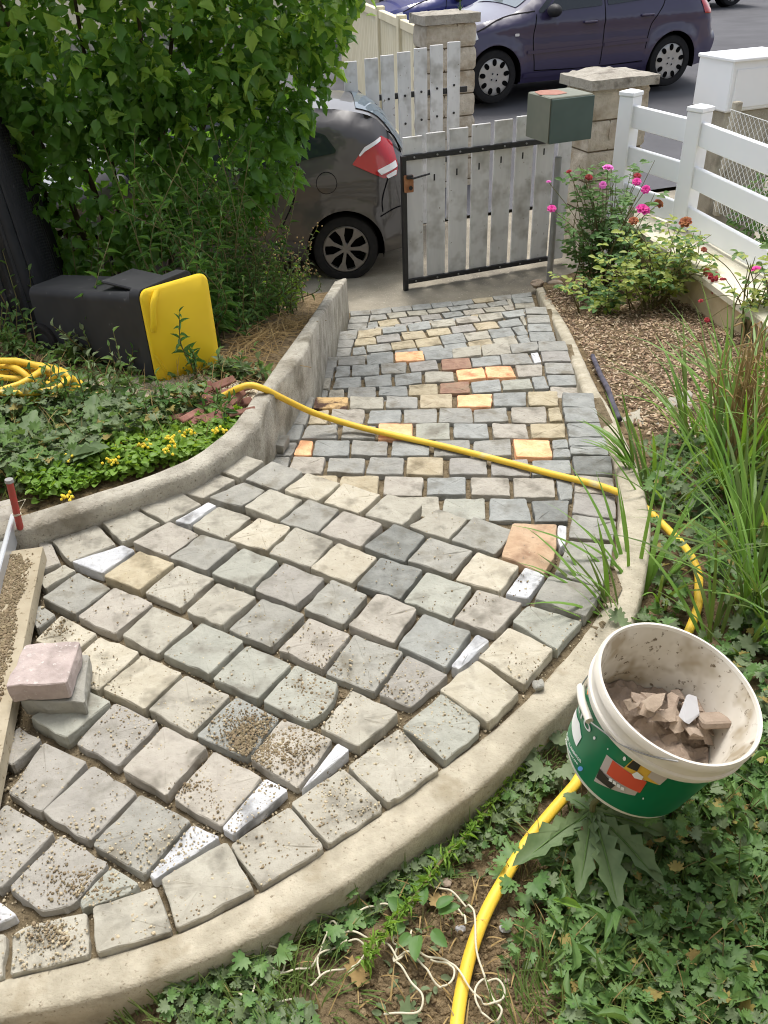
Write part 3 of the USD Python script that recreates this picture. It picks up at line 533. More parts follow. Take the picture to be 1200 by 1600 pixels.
for nm, n, dn, mt, s0, s1 in (('sand_heap', 3600, dens_heap, 'sand_crumb', .0007, .0026), ('sand_grain', 4200, dens_grain, 'sand_grain', .0009, .0024), ('sand_crumb', 2600, dens_crumb, 'sand_crumb', .0007, .0022)):
    P = on_patio(n, dn); sc = rng.uniform(s0, s1, n) * (1 + rng.random(n) ** 6); P[:, 2] = top_of(P) + sc * .5
    inst(nm, patio, pal, P, rand_quats(rng, n), sc, rng.integers(0, 3, n), [mt] * 3, kind='stuff')

# ------------------------------------------------------------ kerb and low wall
obj('concrete_kerb', strip_solid(kin, kout, 0.12, 0.26, 3, ch=0.012), 'concrete_kerb', smooth=40, label='narrow concrete kerb curving round the paving and down the right of the path', cat='kerb')
hb = np.array([max(0.12, wall_z(*p[:2]) - p[2] + 0.35) for p in wft])
hf = np.interp(wft[:, 1], [2.0, 3.0, 3.3, 6.9], [0.18, 0.22, 0.40, 0.40])
obj('low_wall', strip_solid(wft, wbk, hf, hb, 8, amp=.006, ch=0.014), 'concrete_wall', smooth=40, label='low weathered concrete wall bordering the path on the left', cat='wall')
# ------------------------------------------------------------ gate, pillars, fences, letter box
def proj(p):
    q = np.asarray(p) - EYE; w = q @ FW; return 600 + FPX * (q @ RT) / w, 800 + FPX * (q @ DN) / w
def reach(P, d, px, lo=0.02, hi=3.0):
    """how far from P along d until the sight column px is met"""
    d = np.asarray(d, float); d = np.append(d, 0) if len(d) == 2 else d
    f = lambda t: proj(P + d * t)[0] - px
    a, b = lo, hi
    if f(a) * f(b) > 0: return lo if abs(f(a)) < abs(f(b)) else hi
    for _ in range(60):
        m = (a + b) / 2
        if f(a) * f(m) <= 0: b = m
        else: a = m
    return a
def dirs(deg): a = math.radians(deg); return np.array([math.cos(a), math.sin(a), 0]), np.array([-math.sin(a), math.cos(a), 0])

GL = at_y(633, 452, 7.08); GA = 19.2; ga, gb = dirs(GA)
gate = thing('garden_gate', 'weathered white plank garden gate in a black iron frame with rusty latch', 'gate', (GL[0], GL[1], 0), GA)
for k in range(7):
    u0 = 0.012 + k * 0.197; u1 = u0 + 0.160; q = GL + ga * (u0 + .07)
    ztop = z_over(0, 0, q) if False else 0.272 + 0.0115 * k
    m = box(((u0 + u1) / 2, 0.012, (ztop - 0.875) / 2), (u1 - u0, 0.022, ztop + 0.875), ch=0.003)
    obj('plank', m, 'white_paint', gate)
obj('plank', box((1.46, 0.014, -.31), (0.12, 0.022, 1.15), ch=.003), 'white_paint', gate)
obj('frame_bar', box((0.70, -0.012, 0.126), (1.44, 0.024, 0.042), ch=.004), 'black_iron', gate)
obj('frame_bar', box((0.70, -0.012, -0.862), (1.44, 0.024, 0.04), ch=.004), 'black_iron', gate)
obj('frame_bar', box((0.0, -0.0185, -0.395), (0.04, 0.038, 1.08), ch=.004), 'black_iron', gate)
for k in range(7):
    for zz in (.126, -.862): obj('bolt', trimesh.creation.icosphere(1, .008).apply_translation([.09 + k * .197, -.027, zz]), 'grey_steel', gate)
lt = obj('lock_box', box((0.03, -0.052, -0.06), (0.075, 0.03, 0.13), ch=.005), 'rust', gate)
obj('keyhole', place(trimesh.creation.cylinder(.016, .006, sections=16), [[1, 0, 0], [0, 0, 1], [0, 1, 0]], (.04, -.07, -.09)), 'black_iron', lt)
hd = obj('latch_handle', cat_([tube([(0.03, -.07, -.012), (.05, -.1, -.012), (.19, -.1, .008)], .008, 8), box((.03, -.075, -.005), (.05, .02, .03), ch=.004)]), 'black_iron', gate)
for k, zz in ((1, -.02), (2, .0), (3, .02), (4, .05), (5, .06), (6, .07)):
    obj('worn_mark', box((.075 + k * .197, -.0002, zz - .03), (.012, .003, .05)), 'black_iron', gate)

def block_pillar(name, label, P, deg, w, d, ztop, zbot, courses, cap_over, cap_h, seed, broken):
    """a pillar of rough stone courses under a concrete cap; P = front left corner of the cap in plan"""
    a, b = dirs(deg); rng = np.random.default_rng(seed)
    t = thing(name, label, 'gate pillar', (P[0], P[1], 0), deg)
    x0, x1, y0, y1 = cap_over, w - cap_over, cap_over, d - cap_over
    h = (ztop - zbot) / courses
    obj('mortar_core', box(((x0 + x1) / 2, (y0 + y1) / 2, (ztop + zbot) / 2), (x1 - x0 - .02, y1 - y0 - .02, ztop - zbot - .002)), 'mortar', t)
    for c in range(courses):
        z0, z1 = ztop - (c + 1) * h + .008, ztop - c * h - .006
        cut = x0 + (x1 - x0) * (0.62 if c % 2 == 0 else 0.36)
        for (u0, u1) in ((x0, cut - .005), (cut + .005, x1)):
            m = trimesh.creation.box(((u1 - u0), y1 - y0, z1 - z0)).subdivide().subdivide().subdivide()
            v = m.vertices; n = meshkit.fbm(v * 9 + seed * 7 + c * 3.7 + u0 * 5, 3, seed + c) - .5
            e = np.minimum.reduce([(np.array([u1 - u0, y1 - y0, z1 - z0]) / 2 - abs(v))[:, k] + (0 if True else 0) for k in range(3)])
            dirn = v / np.maximum(np.abs(v).max(1, keepdims=True), 1e-6)
            out = np.zeros_like(v)
            for k, hf in enumerate(((u1 - u0) / 2, (y1 - y0) / 2, (z1 - z0) / 2)):
                on = np.abs(np.abs(v[:, k]) - hf) < 1e-6
                if k < 2:
                    edge = np.minimum((z1 - z0) / 2 - np.abs(v[:, 2]), .03) / .03
                    out[on, k] = np.sign(v[on, k]) * (edge[on] * (.012 + n[on] * .03) - .004)
            m.vertices = v + out; m.apply_translation(((u0 + u1) / 2, (y0 + y1) / 2, (z0 + z1) / 2))
            obj('stone_block', m, 'pillar_stone', t, smooth=35)
    top = trimesh.creation.box((w, d, cap_h)).subdivide().subdivide().subdivide().subdivide()
    v = top.vertices; up = v[:, 2] > cap_h / 2 - 1e-6
    n = meshkit.fbm(v * np.array([6, 6, 1]) + seed, 4, seed)
    v[up, 2] += (n[up] - .5) * .02
    if broken:   # the crumbled upper layer, gone along the front right edge
        br = up & (v[:, 1] > -d / 2 + .10 + (n - .5) * .14) & (v[:, 0] > -w / 2 + .10) & (v[:, 0] < w / 2 - .16 + (n - .5) * .2)
        v[br, 2] += .018 + (n[br] - .5) * .03
    else:
        r = np.maximum(abs(v[:, 0]) / (w / 2), abs(v[:, 1]) / (d / 2)); v[up, 2] += (1 - r[up]) * .035
    v += (meshkit.noise(v * 17 + seed, seed)[:, None] - .5) * .008
    top.vertices = v; top.apply_translation((w / 2, d / 2, ztop + cap_h / 2 + .001))
    obj('cap', top, 'cap_concrete', t, smooth=25)
    return t
P2 = at_y(924, 143, 7.62); a_, b_ = dirs(GA)
block_pillar('gate_pillar', 'rough stone gate pillar behind the green letter box, its concrete cap crumbling', P2, GA, reach(P2, a_, 1030), max(.3, reach(P2, b_, 874)), P2[2], -1.0, 6, .055, .075, 3, True)
P1 = at_y(664.5, 41, 9.9)
block_pillar('gate_pillar', 'rough stone gate pillar beside the tall picket panel, nearest the cream fence', P1, GA, reach(P1, a_, 751), .44, P1[2], -1.0, 8, .04, .085, 5, False)
obj('weed_tuft', cat_([tube([P1 + [.38, .3, .1], P1 + [.38 + .02 * k - .03, .3 + .01 * k, .15 + .05 * (k % 3)]], [.006, .001], 5) for k in range(4)]), 'leaf_weed', label='tiny weed growing from the far pillar cap', cat='weed')

# tall picket panel (a leaf of the driveway gate)
PA, pb_ = dirs(GA); Q0 = at_y(565, 92, 8.62)
picket = thing('picket_panel', 'tall weathered white picket panel of the driveway gate, bolted to dark rails', 'gate', (Q0[0], Q0[1], 0), GA)
tops = [(547, 96), (580, 91), (605, 86), (631, 81), (657, 75), (682, 70), (709, 65)]
us = []
for x, y in tops:
    u = reach(np.array([Q0[0], Q0[1], 0.6]), PA, x, -0.6, 3.0); us.append(u); q = Q0 + PA * u
    zt = z_over(x, y, q); w = 0.125
    pk = obj('picket', box((u, 0.0, (zt - .88) / 2), (w, 0.022, zt + .88), ch=.003), 'white_paint', picket)
    for zz in (.13, -.12): obj('bolt', place(trimesh.creation.cylinder(.011, .006, sections=10), [[1, 0, 0], [0, 0, 1], [0, 1, 0]], (u, -.014, zt - .36 if zz > 0 else zt - .60)), 'black_iron', pk)
zt0 = z_over(*tops[3], Q0 + PA * us[3])
for dz in (-.36, -.97): obj('rail', box(((us[0] + us[-1]) / 2, .026, zt0 + dz), (us[-1] - us[0] + .3, .028, .05), ch=.003), 'black_iron', picket)

# letter box on its steel post
mp = at(858, 440, -.89)
obj('mailbox_post', tube([(mp[0], mp[1], -.95), (mp[0], mp[1], 0.10)], .026, 16), 'grey_steel', smooth=40, label='round grey steel post under the letter box', cat='post')
MB = at_y(862.5, 153.7, 6.86); ma, mb_ = dirs(21); mw = reach(MB, ma, 929.5); md = reach(MB, mb_, 825); mz = z_over(861, 226, MB)
mh = MB[2] - mz
mbx = thing('mailbox', 'boxy dark green metal letter box with a rust patch on top', 'letter box', (MB[0], MB[1], 0), 21)
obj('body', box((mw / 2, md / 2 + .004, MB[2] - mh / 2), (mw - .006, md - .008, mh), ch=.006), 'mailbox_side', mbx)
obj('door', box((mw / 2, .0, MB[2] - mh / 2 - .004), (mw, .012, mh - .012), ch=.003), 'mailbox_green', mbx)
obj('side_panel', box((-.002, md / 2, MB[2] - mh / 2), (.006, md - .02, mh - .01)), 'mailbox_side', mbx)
rp = Polygon([(.02, md * .5), (.05, md * .85), (mw * .3, md * .93), (mw * .55, md * .78), (mw * .52, md * .4), (mw * .28, md * .34)]).buffer(.02)
obj('rust_patch', trimesh.creation.extrude_polygon(rp, .002, engine='earcut').apply_translation([0, 0, MB[2] + .0015]), 'mailbox_rust', mbx)

# white plastic rail fence standing on the low cream wall
ZW = -.35
B2 = at(1065, 358, ZW); P2t = at_y(1097, 165, B2[1] + .02); ZT = P2t[2]
B1 = at(987, 142, ZT)
B3 = B2 + (at(1200, 438, ZW) - B2) * 2.4
fence = thing('rail_fence', 'white plastic rail fence of three broad rails between capped square posts', 'fence')
def fpost(B, ang, z0):
    a, b = dirs(ang); p = obj('post', box((B[0], B[1], (ZT - .03 + z0) / 2), (.127, .127, ZT - .03 - z0), math.radians(ang), ch=.006), 'white_pvc', fence)
    m = cat_([box((0, 0, 0), (.137, .137, .03), ch=.004), trimesh.convex.convex_hull(np.array([(sx * .064, sy * .064, .015) for sx in (-1, 1) for sy in (-1, 1)] + [(sx * .03, sy * .03, .026) for sx in (-1, 1) for sy in (-1, 1)]))])
    m.apply_transform(trimesh.transformations.rotation_matrix(math.radians(ang), [0, 0, 1])); m.apply_translation((B[0], B[1], ZT - .015)); obj('post_cap', m, 'white_pvc', p)
fpost(B1, 40, -.95); fpost(B2, 34, ZW + .004); fpost(B3, 10, ZW + .004)
rz = [(z_over(1097, 188, B2), z_over(1091, 226, B2)), (z_over(1087, 257, B2), z_over(1082, 291, B2)), (z_over(1077, 319, B2), z_over(1071, 353, B2))]
for S, E_ in ((B1, B2), (B2, B3)):
    d = E_ - S; d[2] = 0; L = np.linalg.norm(d); ang = math.atan2(d[1], d[0])
    for (zt, zb) in rz:
        c = (S + E_) / 2; obj('rail', box((c[0], c[1], (zt + zb) / 2), (L - .10, .038, zt - zb), ang, ch=.006), 'white_pvc', fence)
# low cream wall
F1, F2 = at(1080, 414, ZW), at(1191, 495, ZW)
dw = (F2 - F1); dw[2] = 0; dw /= np.linalg.norm(dw); Fa, Fb = F1 - dw * 1.1, F1 + dw * 4.2
nrm = np.array([-dw[1], dw[0], 0]); nrm = nrm if nrm[0] > 0 else -nrm
lw = thing('cream_wall', 'low cream rendered wall with a pale coping under the white rail fence', 'wall')
def prism(a, b, w0, w1, z0, z1, n=40, amp=.004, seed=0):
    s = np.linspace(0, 1, n)[:, None]; A = a + (b - a) * s; A = A.copy(); A[:, 2] = z1; Bk = A + nrm * (w1 - w0); A = A + nrm * w0; Bk = Bk + nrm * w0
    return strip_solid(A, Bk, z1 - z0, z1 - z0, seed, amp, .012)
obj('wall_body', prism(Fa, Fb, 0.0, .62, -1.0, ZW - .05), 'cream_wall', lw, smooth=40)
obj('coping', prism(Fa - dw * .02, Fb, -.025, .645, ZW - .05, ZW, seed=4), 'cream_coping', lw, smooth=40)
# electricity box on its concrete base, and the chain-link fence next door
EB = at_y(1148, 93.7, 7.45); ea, eb = dirs(19); ed_ = reach(EB, eb, 1093); ez = z_over(1134.6, 177, EB); ew = .62
mtr = thing('meter_cabinet', 'white electricity cabinet with an overhanging lid on a concrete base', 'meter cabinet', (EB[0], EB[1], 0), 19)
obj('cabinet', box((ew / 2, ed_ / 2, (EB[2] + ez) / 2), (ew, ed_, EB[2] - ez), ch=.012), 'white_pvc', mtr)
obj('lid', box((ew / 2, ed_ / 2 - .006, EB[2] - .004), (ew + .02, ed_ + .03, .03), ch=.008), 'white_pvc', mtr)
obj('door_panel', box((ew / 2 + .01, -.004, (EB[2] + ez) / 2 - .02), (ew - .06, .012, EB[2] - ez - .1), ch=.003), 'white_pvc', mtr)
obj('base', box((ew / 2, ed_ / 2, (ez - 1.0) / 2 - .002), (ew - .06, ed_ - .06, ez + 1.0), ch=.01), 'concrete', mtr)
cl = thing('chain_link_fence', 'chain-link fence of pale diamond wire behind the white rail fence', 'fence')
C0 = B2 + nrm * .42 + np.array([-.05, .35, 0]); C1 = B3 + nrm * .42; cdir = (C1 - C0); cdir[2] = 0; CL = np.linalg.norm(cdir); cdir /= CL; z0, z1 = ZW + .02, ZT - .10; H = z1 - z0
ws = []
sp = .062
for k in range(int((CL + H) / sp) + 1):
    for sgn in (1, -1):
        s = k * sp - (H if sgn > 0 else 0)
        lo, hi = (max(0, -s), min(H, CL - s)) if sgn > 0 else (max(0, s - CL), min(H, s))
        if hi - lo < .02: continue
        pts = [C0 + cdir * (s + sgn * h) + np.array([0, 0, z0 - C0[2] + h]) + nrm * (.002 if sgn > 0 else -.002) for h in (lo, hi)]
        ws.append(tube(pts, .0022, 4, False))
obj('wire_mesh', cat_(ws), 'wire_white', cl)
for s in (0, CL * .55, CL): obj('post', box(tuple(C0[:2] + cdir[:2] * s + nrm[:2] * .05) + ((z1 + z0) / 2,), (.06, .06, H + .1), .2, ch=.008), 'concrete', cl)
obj('top_wire', tube([C0 + [0, 0, z1 - C0[2]], C0 + cdir * CL + [0, 0, z1 - C0[2]]], .003, 5), 'wire_white', cl)

# cream panel fence along the neighbour's drive
CR = at_y(668, 46, 10.15); zc = CR[2]; CLf = at(566, 3, zc); cd = CLf - CR; cd[2] = 0; cLn = np.linalg.norm(cd) + 2.5; cd /= np.linalg.norm(cd); ca = math.atan2(cd[1], cd[0])
cf = thing('cream_fence', 'cream ribbed panel fence running back from the far gate pillar', 'fence', (CR[0], CR[1], 0), math.degrees(ca))
obj('top_rail', box((cLn / 2, 0, zc - .05), (cLn, .07, .10), ch=.008), 'cream_paint', cf)
obj('bottom_rail', box((cLn / 2, 0, -.62), (cLn, .07, .12), ch=.008), 'cream_paint', cf)
for k in range(int(cLn / .14)): obj('panel_board', box((.07 + k * .14, 0, (zc - .1 - .56) / 2), (.13, .03, zc - .1 + .56), ch=.006), 'cream_paint', cf)
for s in (1.35, 2.75): obj('post', box((s, 0, (zc + .04 - .95) / 2), (.11, .11, zc + .04 + .95), ch=.008), 'cream_paint', cf)

# yellow house front and dark drainpipe far back, left of the street
hp = at_y(612, 6, 21.0)
hs = thing('yellow_house', 'pale yellow house front beyond the parked cars', 'house', (hp[0] - 4, hp[1], 0), 14)
obj('wall', box((0.5, 2, 2), (9, 4, 5.2)), 'cream_paint', hs); obj('plinth', box((0.5, -.03, -.3), (9.02, .06, .5)), 'concrete', hs)
obj('downpipe', tube([(3.9, -.08, -.5), (3.9, -.08, 4.4)], .05, 10), 'black_iron', hs)

# the house behind the camera, unseen, added to shade the near paving from the sky
hw = thing('house', 'unseen rendered house front behind the camera, added to shade the near paving', 'house', (0, -1.15, 0), -4)
obj('wall', box((0, -.2, 2.6), (13, .4, 5.6)), 'concrete', hw); obj('plinth', box((0, .012, -.05), (13.02, .04, .5), ch=.01), 'concrete', hw)

# ------------------------------------------------------------ cars
def car(name, label, spec, loc, rz, scale=1.0, paint='purple_paint'):
    t = thing(name, label, 'car', loc, rz, group=None, scale=scale)
    out = spec['outline']; W = spec['w'] / 2; Lc = spec['len']; belt = spec['belt']
    top = shapely.LineString(spec['top'])
    def Y(x, z):
        x, z = np.asarray(x, float), np.asarray(z, float)
        y = W * np.ones_like(x)
        y = y - spec['fr'] * np.clip(1 - x / .75, 0, 1) ** 2.2 - spec['rr'] * np.clip(1 - (Lc - x) / .6, 0, 1) ** 2.2
        y = y - np.clip(z - belt, 0, 2) * .36 - .10 * np.clip((.5 - z) / .35, 0, 1) ** 2 - .02 * np.clip((z - .62) / .3, 0, 1) * (z < belt + .5)
        y = y + .018 * np.exp(-((z - (belt - .08)) / .05) ** 2)
        for wx in spec['wheels']:
            r = np.hypot(x - wx, z - spec['r']); y = y + .022 * np.exp(-((r - spec['arch'] - .02) / .05) ** 2)
        d = shapely.distance(top, shapely.points(x, z)); y = y - .11 * np.clip(1 - d / .14, 0, 1) ** 2
        return y
    P = Polygon(smooth_line(out + [out[0]], 5)[:-1]).buffer(0)
    arches = shapely.union_all([Point(wx, spec['r']).buffer(spec['arch'], 24) for wx in spec['wheels']])
    side = P.difference(arches).difference(shapely.box(-1, -1, 9, .2)); side = max(getattr(side, 'geoms', [side]), key=lambda g: g.area)
    def skin(poly, off, step=.05, sides=(-1, 1)):
        ms = []
        base = fill(poly, step, lambda x, z: 0 * x)
        for s in sides:
            x, z = base.vertices[:, 0], base.vertices[:, 1]; v = np.column_stack([x, s * (Y(x, z) + off), z]); f = base.faces if s < 0 else base.faces[:, ::-1]
            ms.append(trimesh.Trimesh(v, f, process=False))
        return cat_(ms)
    b = [skin(side, 0)]
    ring = np.array(shapely.LineString(list(P.exterior.coords)).segmentize(.05).coords)[:-1]
    yy = Y(ring[:, 0], ring[:, 1]); n = len(ring); T = np.linspace(-1, 1, 11)
    nx = np.gradient(ring, axis=0); nn = np.column_stack([nx[:, 1], -nx[:, 0]]); nn /= np.maximum(np.linalg.norm(nn, axis=1, keepdims=True), 1e-9)
    sgn = 1 if P.exterior.is_ccw else -1
    crown = .05
    def strip(idx, t0, t1, off):
        tt = np.linspace(t0, t1, 11); R = np.stack([np.column_stack([ring[i, 0] + sgn * nn[i, 0] * (crown * (1 - tt ** 2) + off), tt * yy[i], ring[i, 1] + sgn * nn[i, 1] * (crown * (1 - tt ** 2) + off)]) for i in idx])
        return loft(R, closed=False, caps=False)
    hull = strip(list(range(n)) + [0], -1, 1, 0); hull.fix_normals(); b.append(hull)
    obj('body', cat_(b), paint, t, smooth=40)
    for poly in spec['windows']:
        g = Polygon(poly).buffer(-.02).buffer(.02)
        for s in (-1, 1): obj('side_window', skin(g, .006, .06, (s,)), 'car_glass', t, smooth=60)
    for key, nm in (('screen', 'windscreen'), ('rear', 'rear_window')):
        (x0, z0), (x1, z1) = spec[key]
        idx = [i for i in range(n) if min(x0, x1) <= ring[i, 0] <= max(x0, x1) and ring[i, 1] > belt - .1 and min(z0, z1) <= ring[i, 1] <= max(z0, z1)]
        m = strip(idx, -.84, .84, .008); obj(nm, m, 'rear_glass', t, smooth=60)
    for ln in spec['seams']:
        for s in (-1, 1): obj('panel_gap', skin(shapely.LineString(smooth_line(ln, 4)).buffer(.006), .002, .03, (s,)), 'seam', t)
    for nm, poly, mt, off in spec['patches']:
        dx, dz = spec.get('lamp_shift', (0, 0)) if nm in ('tail_light', 'lamp_lens') else (0, 0)
        g = shapely.affinity.translate(Polygon(poly), dx, dz).buffer(-.008).buffer(.008).intersection(P.buffer(-.02))
        g = max(getattr(g, 'geoms', [g]), key=lambda q: q.area)
        if g.is_empty: continue
        for s in (-1, 1): obj(nm, skin(g, off, .015, (s,)), mt, t, smooth=50)
    for x, z in spec['handles']:
        for s in (-1, 1):
            hy = float(Y(x, z)); obj('door_handle', box((x, s * (hy + .018), z), (.19, .03, .032), ch=.01), spec['handle_mat'], t)
    if spec.get('mirror'):
        mx, mz = spec['mirror']
        for s in (-1, 1):
            m = trimesh.creation.icosphere(2, 1.0); m.apply_scale((.085, .12, .075)); m.apply_translation((mx, s * (float(Y(mx, mz)) + .11), mz)); mm = obj('mirror', m, 'black_plastic', t, smooth=True)
            obj('mirror_arm', box((mx, s * (float(Y(mx, mz)) + .02), mz - .05), (.06, .1, .04), ch=.01), 'black_plastic', mm)
    for wx in spec['wheels']:
        for s in (-1, 1):
            yw = float(Y(wx, .75)) - .005; r = spec['r']
            arc = np.linspace(-.25, math.pi + .25, 28); R = np.stack([np.column_stack([wx + spec['arch'] * np.cos(arc), 0 * arc + s * (yw - k), r + spec['arch'] * np.sin(arc)]) for k in (-.004, .32)])
            well = loft(R, closed=False, caps=False); disc = trimesh.creation.cylinder(spec['arch'], .01, sections=32); disc = place(disc, [[1, 0, 0], [0, 0, 1], [0, 1, 0]], (wx, s * (yw - .32), r))
            obj('wheel_well', cat_([well, disc]), 'wheel_well', t)
            wh = part('wheel', t); wm = np.array([[1, 0, 0], [0, 0, 1.0], [0, -1.0 * s * -1, 0]]) if False else np.array([[1.0, 0, 0], [0, 0, 1.0], [0, s, 0]])
            c = np.array([wx, s * (yw - .11), r]); rr = spec['rim']
            tp = [(rr, .085), (rr + .012, .098), (r - .045, .102), (r - .012, .088), (r, .055), (r, -.055), (r - .012, -.088), (r - .05, -.1), (rr, -.09)]
            obj('tyre', place(lathe(tp, 48), wm, c), 'tyre', wh, smooth=35)
            obj('rim', place(spec['wheel_fn'](rr), wm, c), spec['wheel_mat'], wh, smooth=30)
            for hm in spec['hole_fn'](rr): obj('rim_hollow', place(hm, wm, c), 'wheel_well', wh)
    return t
def cover_307(r):
    ms = [lathe([(0.001, .098), (.03, .1), (.06, .094), (.10, .1), (r * .80, .098), (r * .93, .09), (r, .082), (r + .003, .07)], 64)]
    ms += [trimesh.creation.torus(.013, .004, 10, 5).apply_translation([.048 * math.cos(a), .048 * math.sin(a), .099]) for a in np.arange(4) * math.pi / 2 + .6]
    return cat_(ms)
def holes_307(r):
    ms = []
    for k in range(9):
        a = 2 * math.pi * k / 9 + .2; e = shapely.affinity.scale(Point(0, 0).buffer(.03, 8), 1.15, .95)
        e = e.union(shapely.affinity.translate(e, .012, 0)).convex_hull
        m = trimesh.creation.extrude_polygon(e, .004, engine='earcut'); m.apply_translation([r * .76, 0, .0985]); m.apply_transform(trimesh.transformations.rotation_matrix(a, [0, 0, 1])); ms.append(m)
    ms += [trimesh.creation.cylinder(.011, .004, sections=8).apply_translation([.048 * math.cos(a), .048 * math.sin(a), .1]) for a in np.arange(4) * math.pi / 2 + .6]
    return ms
def alloy_c3(r):
    ms = [lathe([(r * .90, .05), (r * .92, .088), (r * .97, .092), (r, .088), (r + .004, .07)], 64), lathe([(.001, .08), (.035, .082), (.05, .07), (.05, .03)], 24)]
    for k in range(7):
        a = 2 * math.pi * k / 7
        pl = Polygon([(.035, -.013), (r * .6, -.018), (r * .95, -.052), (r * .95, .052), (r * .6, .018), (.035, .013)])
        m = trimesh.creation.extrude_polygon(pl, .014, engine='earcut'); m.vertices[:, 2] += .066 + m.vertices[:, 0] * .07; m.apply_transform(trimesh.transformations.rotation_matrix(a, [0, 0, 1])); ms.append(m)
    return cat_(ms)
def back_c3(r): return [trimesh.creation.cylinder(r * .93, .01, sections=40).apply_translation([0, 0, .03])]
S307 = dict(len=4.2, w=1.74, belt=.95, fr=.22, rr=.12, r=.315, arch=.365, rim=.215, wheels=(.86, 3.47), wheel_fn=cover_307, hole_fn=holes_307, wheel_mat='wheel_silver',
    outline=[(0.02,.32),(0,.52),(.07,.70),(.35,.83),(.75,.93),(1.2,1.02),(1.6,1.24),(2.0,1.43),(2.45,1.50),(2.95,1.50),(3.45,1.41),(3.8,1.27),(4.02,1.02),(4.12,.90),(4.2,.66),(4.17,.40),(3.95,.24),(2.2,.21),(.3,.22)],
    top=[(0,.52),(.07,.70),(.35,.83),(.75,.93),(1.2,1.02),(1.6,1.24),(2.0,1.43),(2.45,1.50),(2.95,1.50),(3.45,1.41),(3.8,1.27),(4.02,1.02),(4.12,.90),(4.2,.66)],
    windows=[[(1.42,1.0),(1.52,1.0),(1.78,1.26),(1.73,1.25)],[(1.56,1.0),(2.36,1.03),(2.36,1.42),(2.05,1.39),(1.84,1.27)],[(2.44,1.03),(3.22,1.08),(3.2,1.38),(2.85,1.43),(2.44,1.43)],[(3.3,1.09),(3.7,1.14),(3.62,1.27),(3.3,1.36)]],
    screen=((1.24,1.03),(2.0,1.42)), rear=((3.75,1.30),(4.05,1.0)),
    seams=[[(1.42,.98),(1.38,.7),(1.42,.36)],[(2.40,1.44),(2.40,.9),(2.38,.36)],[(3.24,1.38),(3.3,1.06),(3.1,.78),(3.04,.5)],[(1.42,.35),(2.2,.33),(3.02,.35)],[(.62,.84),(1.0,.97),(1.4,1.02)]],
    patches=[('side_trim',[(1.30,.545),(2.38,.565),(2.38,.605),(1.30,.585)],'purple_paint',.014),('side_trim',[(2.41,.565),(3.08,.58),(3.08,.62),(2.41,.605)],'purple_paint',.014),('sill_trim',[(1.26,.27),(3.05,.27),(3.05,.335),(1.26,.325)],'purple_paint',.012),('tail_light',[(3.92,.86),(4.12,.84),(4.10,1.02),(3.97,1.08),(3.84,1.04)],'lamp_red',.007),('headlight',[(.12,.62),(.62,.76),(.60,.84),(.2,.74)],'lamp_clear',.007),('indicator',[(1.12,.76),(1.18,.76),(1.18,.79),(1.12,.79)],'lamp_clear',.008)],
    handles=[(2.18,.86),(3.02,.89)], handle_mat='purple_paint', mirror=(1.62,1.02))
SC3 = dict(len=3.94, w=1.72, belt=.98, fr=.22, rr=.16, r=.31, arch=.365, rim=.215, wheels=(.78, 3.24), wheel_fn=alloy_c3, hole_fn=back_c3, wheel_mat='alloy_dark',
    outline=[(.03,.30),(0,.52),(.05,.74),(.4,.90),(.9,1.02),(1.35,1.27),(1.75,1.46),(2.2,1.53),(2.8,1.52),(3.34,1.46),(3.60,1.37),(3.80,1.10),(3.89,.90),(3.94,.66),(3.93,.42),(3.78,.26),(2.2,.21),(.3,.22)],
    top=[(0,.52),(.05,.74),(.4,.90),(.9,1.02),(1.35,1.27),(1.75,1.46),(2.2,1.53),(2.8,1.52),(3.34,1.46),(3.60,1.37),(3.80,1.10),(3.89,.90),(3.94,.66)],
    windows=[[(1.2,1.02),(2.0,1.06),(2.0,1.44),(1.75,1.40),(1.35,1.18)],[(2.06,1.06),(2.78,1.10),(2.76,1.43),(2.06,1.45)],[(2.84,1.11),(3.22,1.16),(3.12,1.30),(2.84,1.40)]],
    screen=((.9,1.03),(1.78,1.46)), rear=((3.40,1.46),(3.82,1.07)),
    seams=[[(2.03,1.46),(2.03,.9),(2.0,.36)],[(2.84,1.44),(2.86,1.1),(2.82,.85),(2.66,.55)],[(3.64,1.30),(3.74,1.24),(3.80,1.10)],[(3.58,.60),(3.74,.66),(3.92,.66)],[(3.66,.93),(3.60,.75),(3.60,.64)]],
    patches=[('tail_light',[(3.34,1.06),(3.46,1.19),(3.62,1.26),(3.72,1.20),(3.76,1.02),(3.74,.94),(3.62,.93)],'lamp_red',.012),('lamp_lens',[(3.34,1.06),(3.46,1.19),(3.62,1.26),(3.61,1.225),(3.46,1.155)],'lamp_clear',.017),('lamp_lens',[(3.56,1.00),(3.74,1.06),(3.755,1.01),(3.60,.96)],'lamp_clear',.017),('lamp_lens',[(3.64,.95),(3.745,.99),(3.74,.95),(3.66,.925)],'lamp_clear',.017),('headlight',[(.10,.66),(.55,.84),(.72,.92),(.4,.82)],'lamp_clear',.007),('reflector',[(3.80,.60),(3.885,.58),(3.885,.555),(3.80,.575)],'lamp_clear',.006),
      ('fuel_cap_edge',[(3.1+.095*math.cos(a),.92+.095*math.sin(a)) for a in np.linspace(0,6.2,20)],'seam',.003),('fuel_cap',[(3.1+.089*math.cos(a),.92+.089*math.sin(a)) for a in np.linspace(0,6.2,20)],'grey_paint',.006)],
    handles=[(1.84,.93),(2.66,.96)], handle_mat='chrome', mirror=(1.3,1.04))
wc = at(767, 161, -.52); wr = at(1036, 134, -.52)
dcar = wr - wc; ang = math.degrees(math.atan2(dcar[1], dcar[0])); sc = np.linalg.norm(dcar[:2]) / 2.61
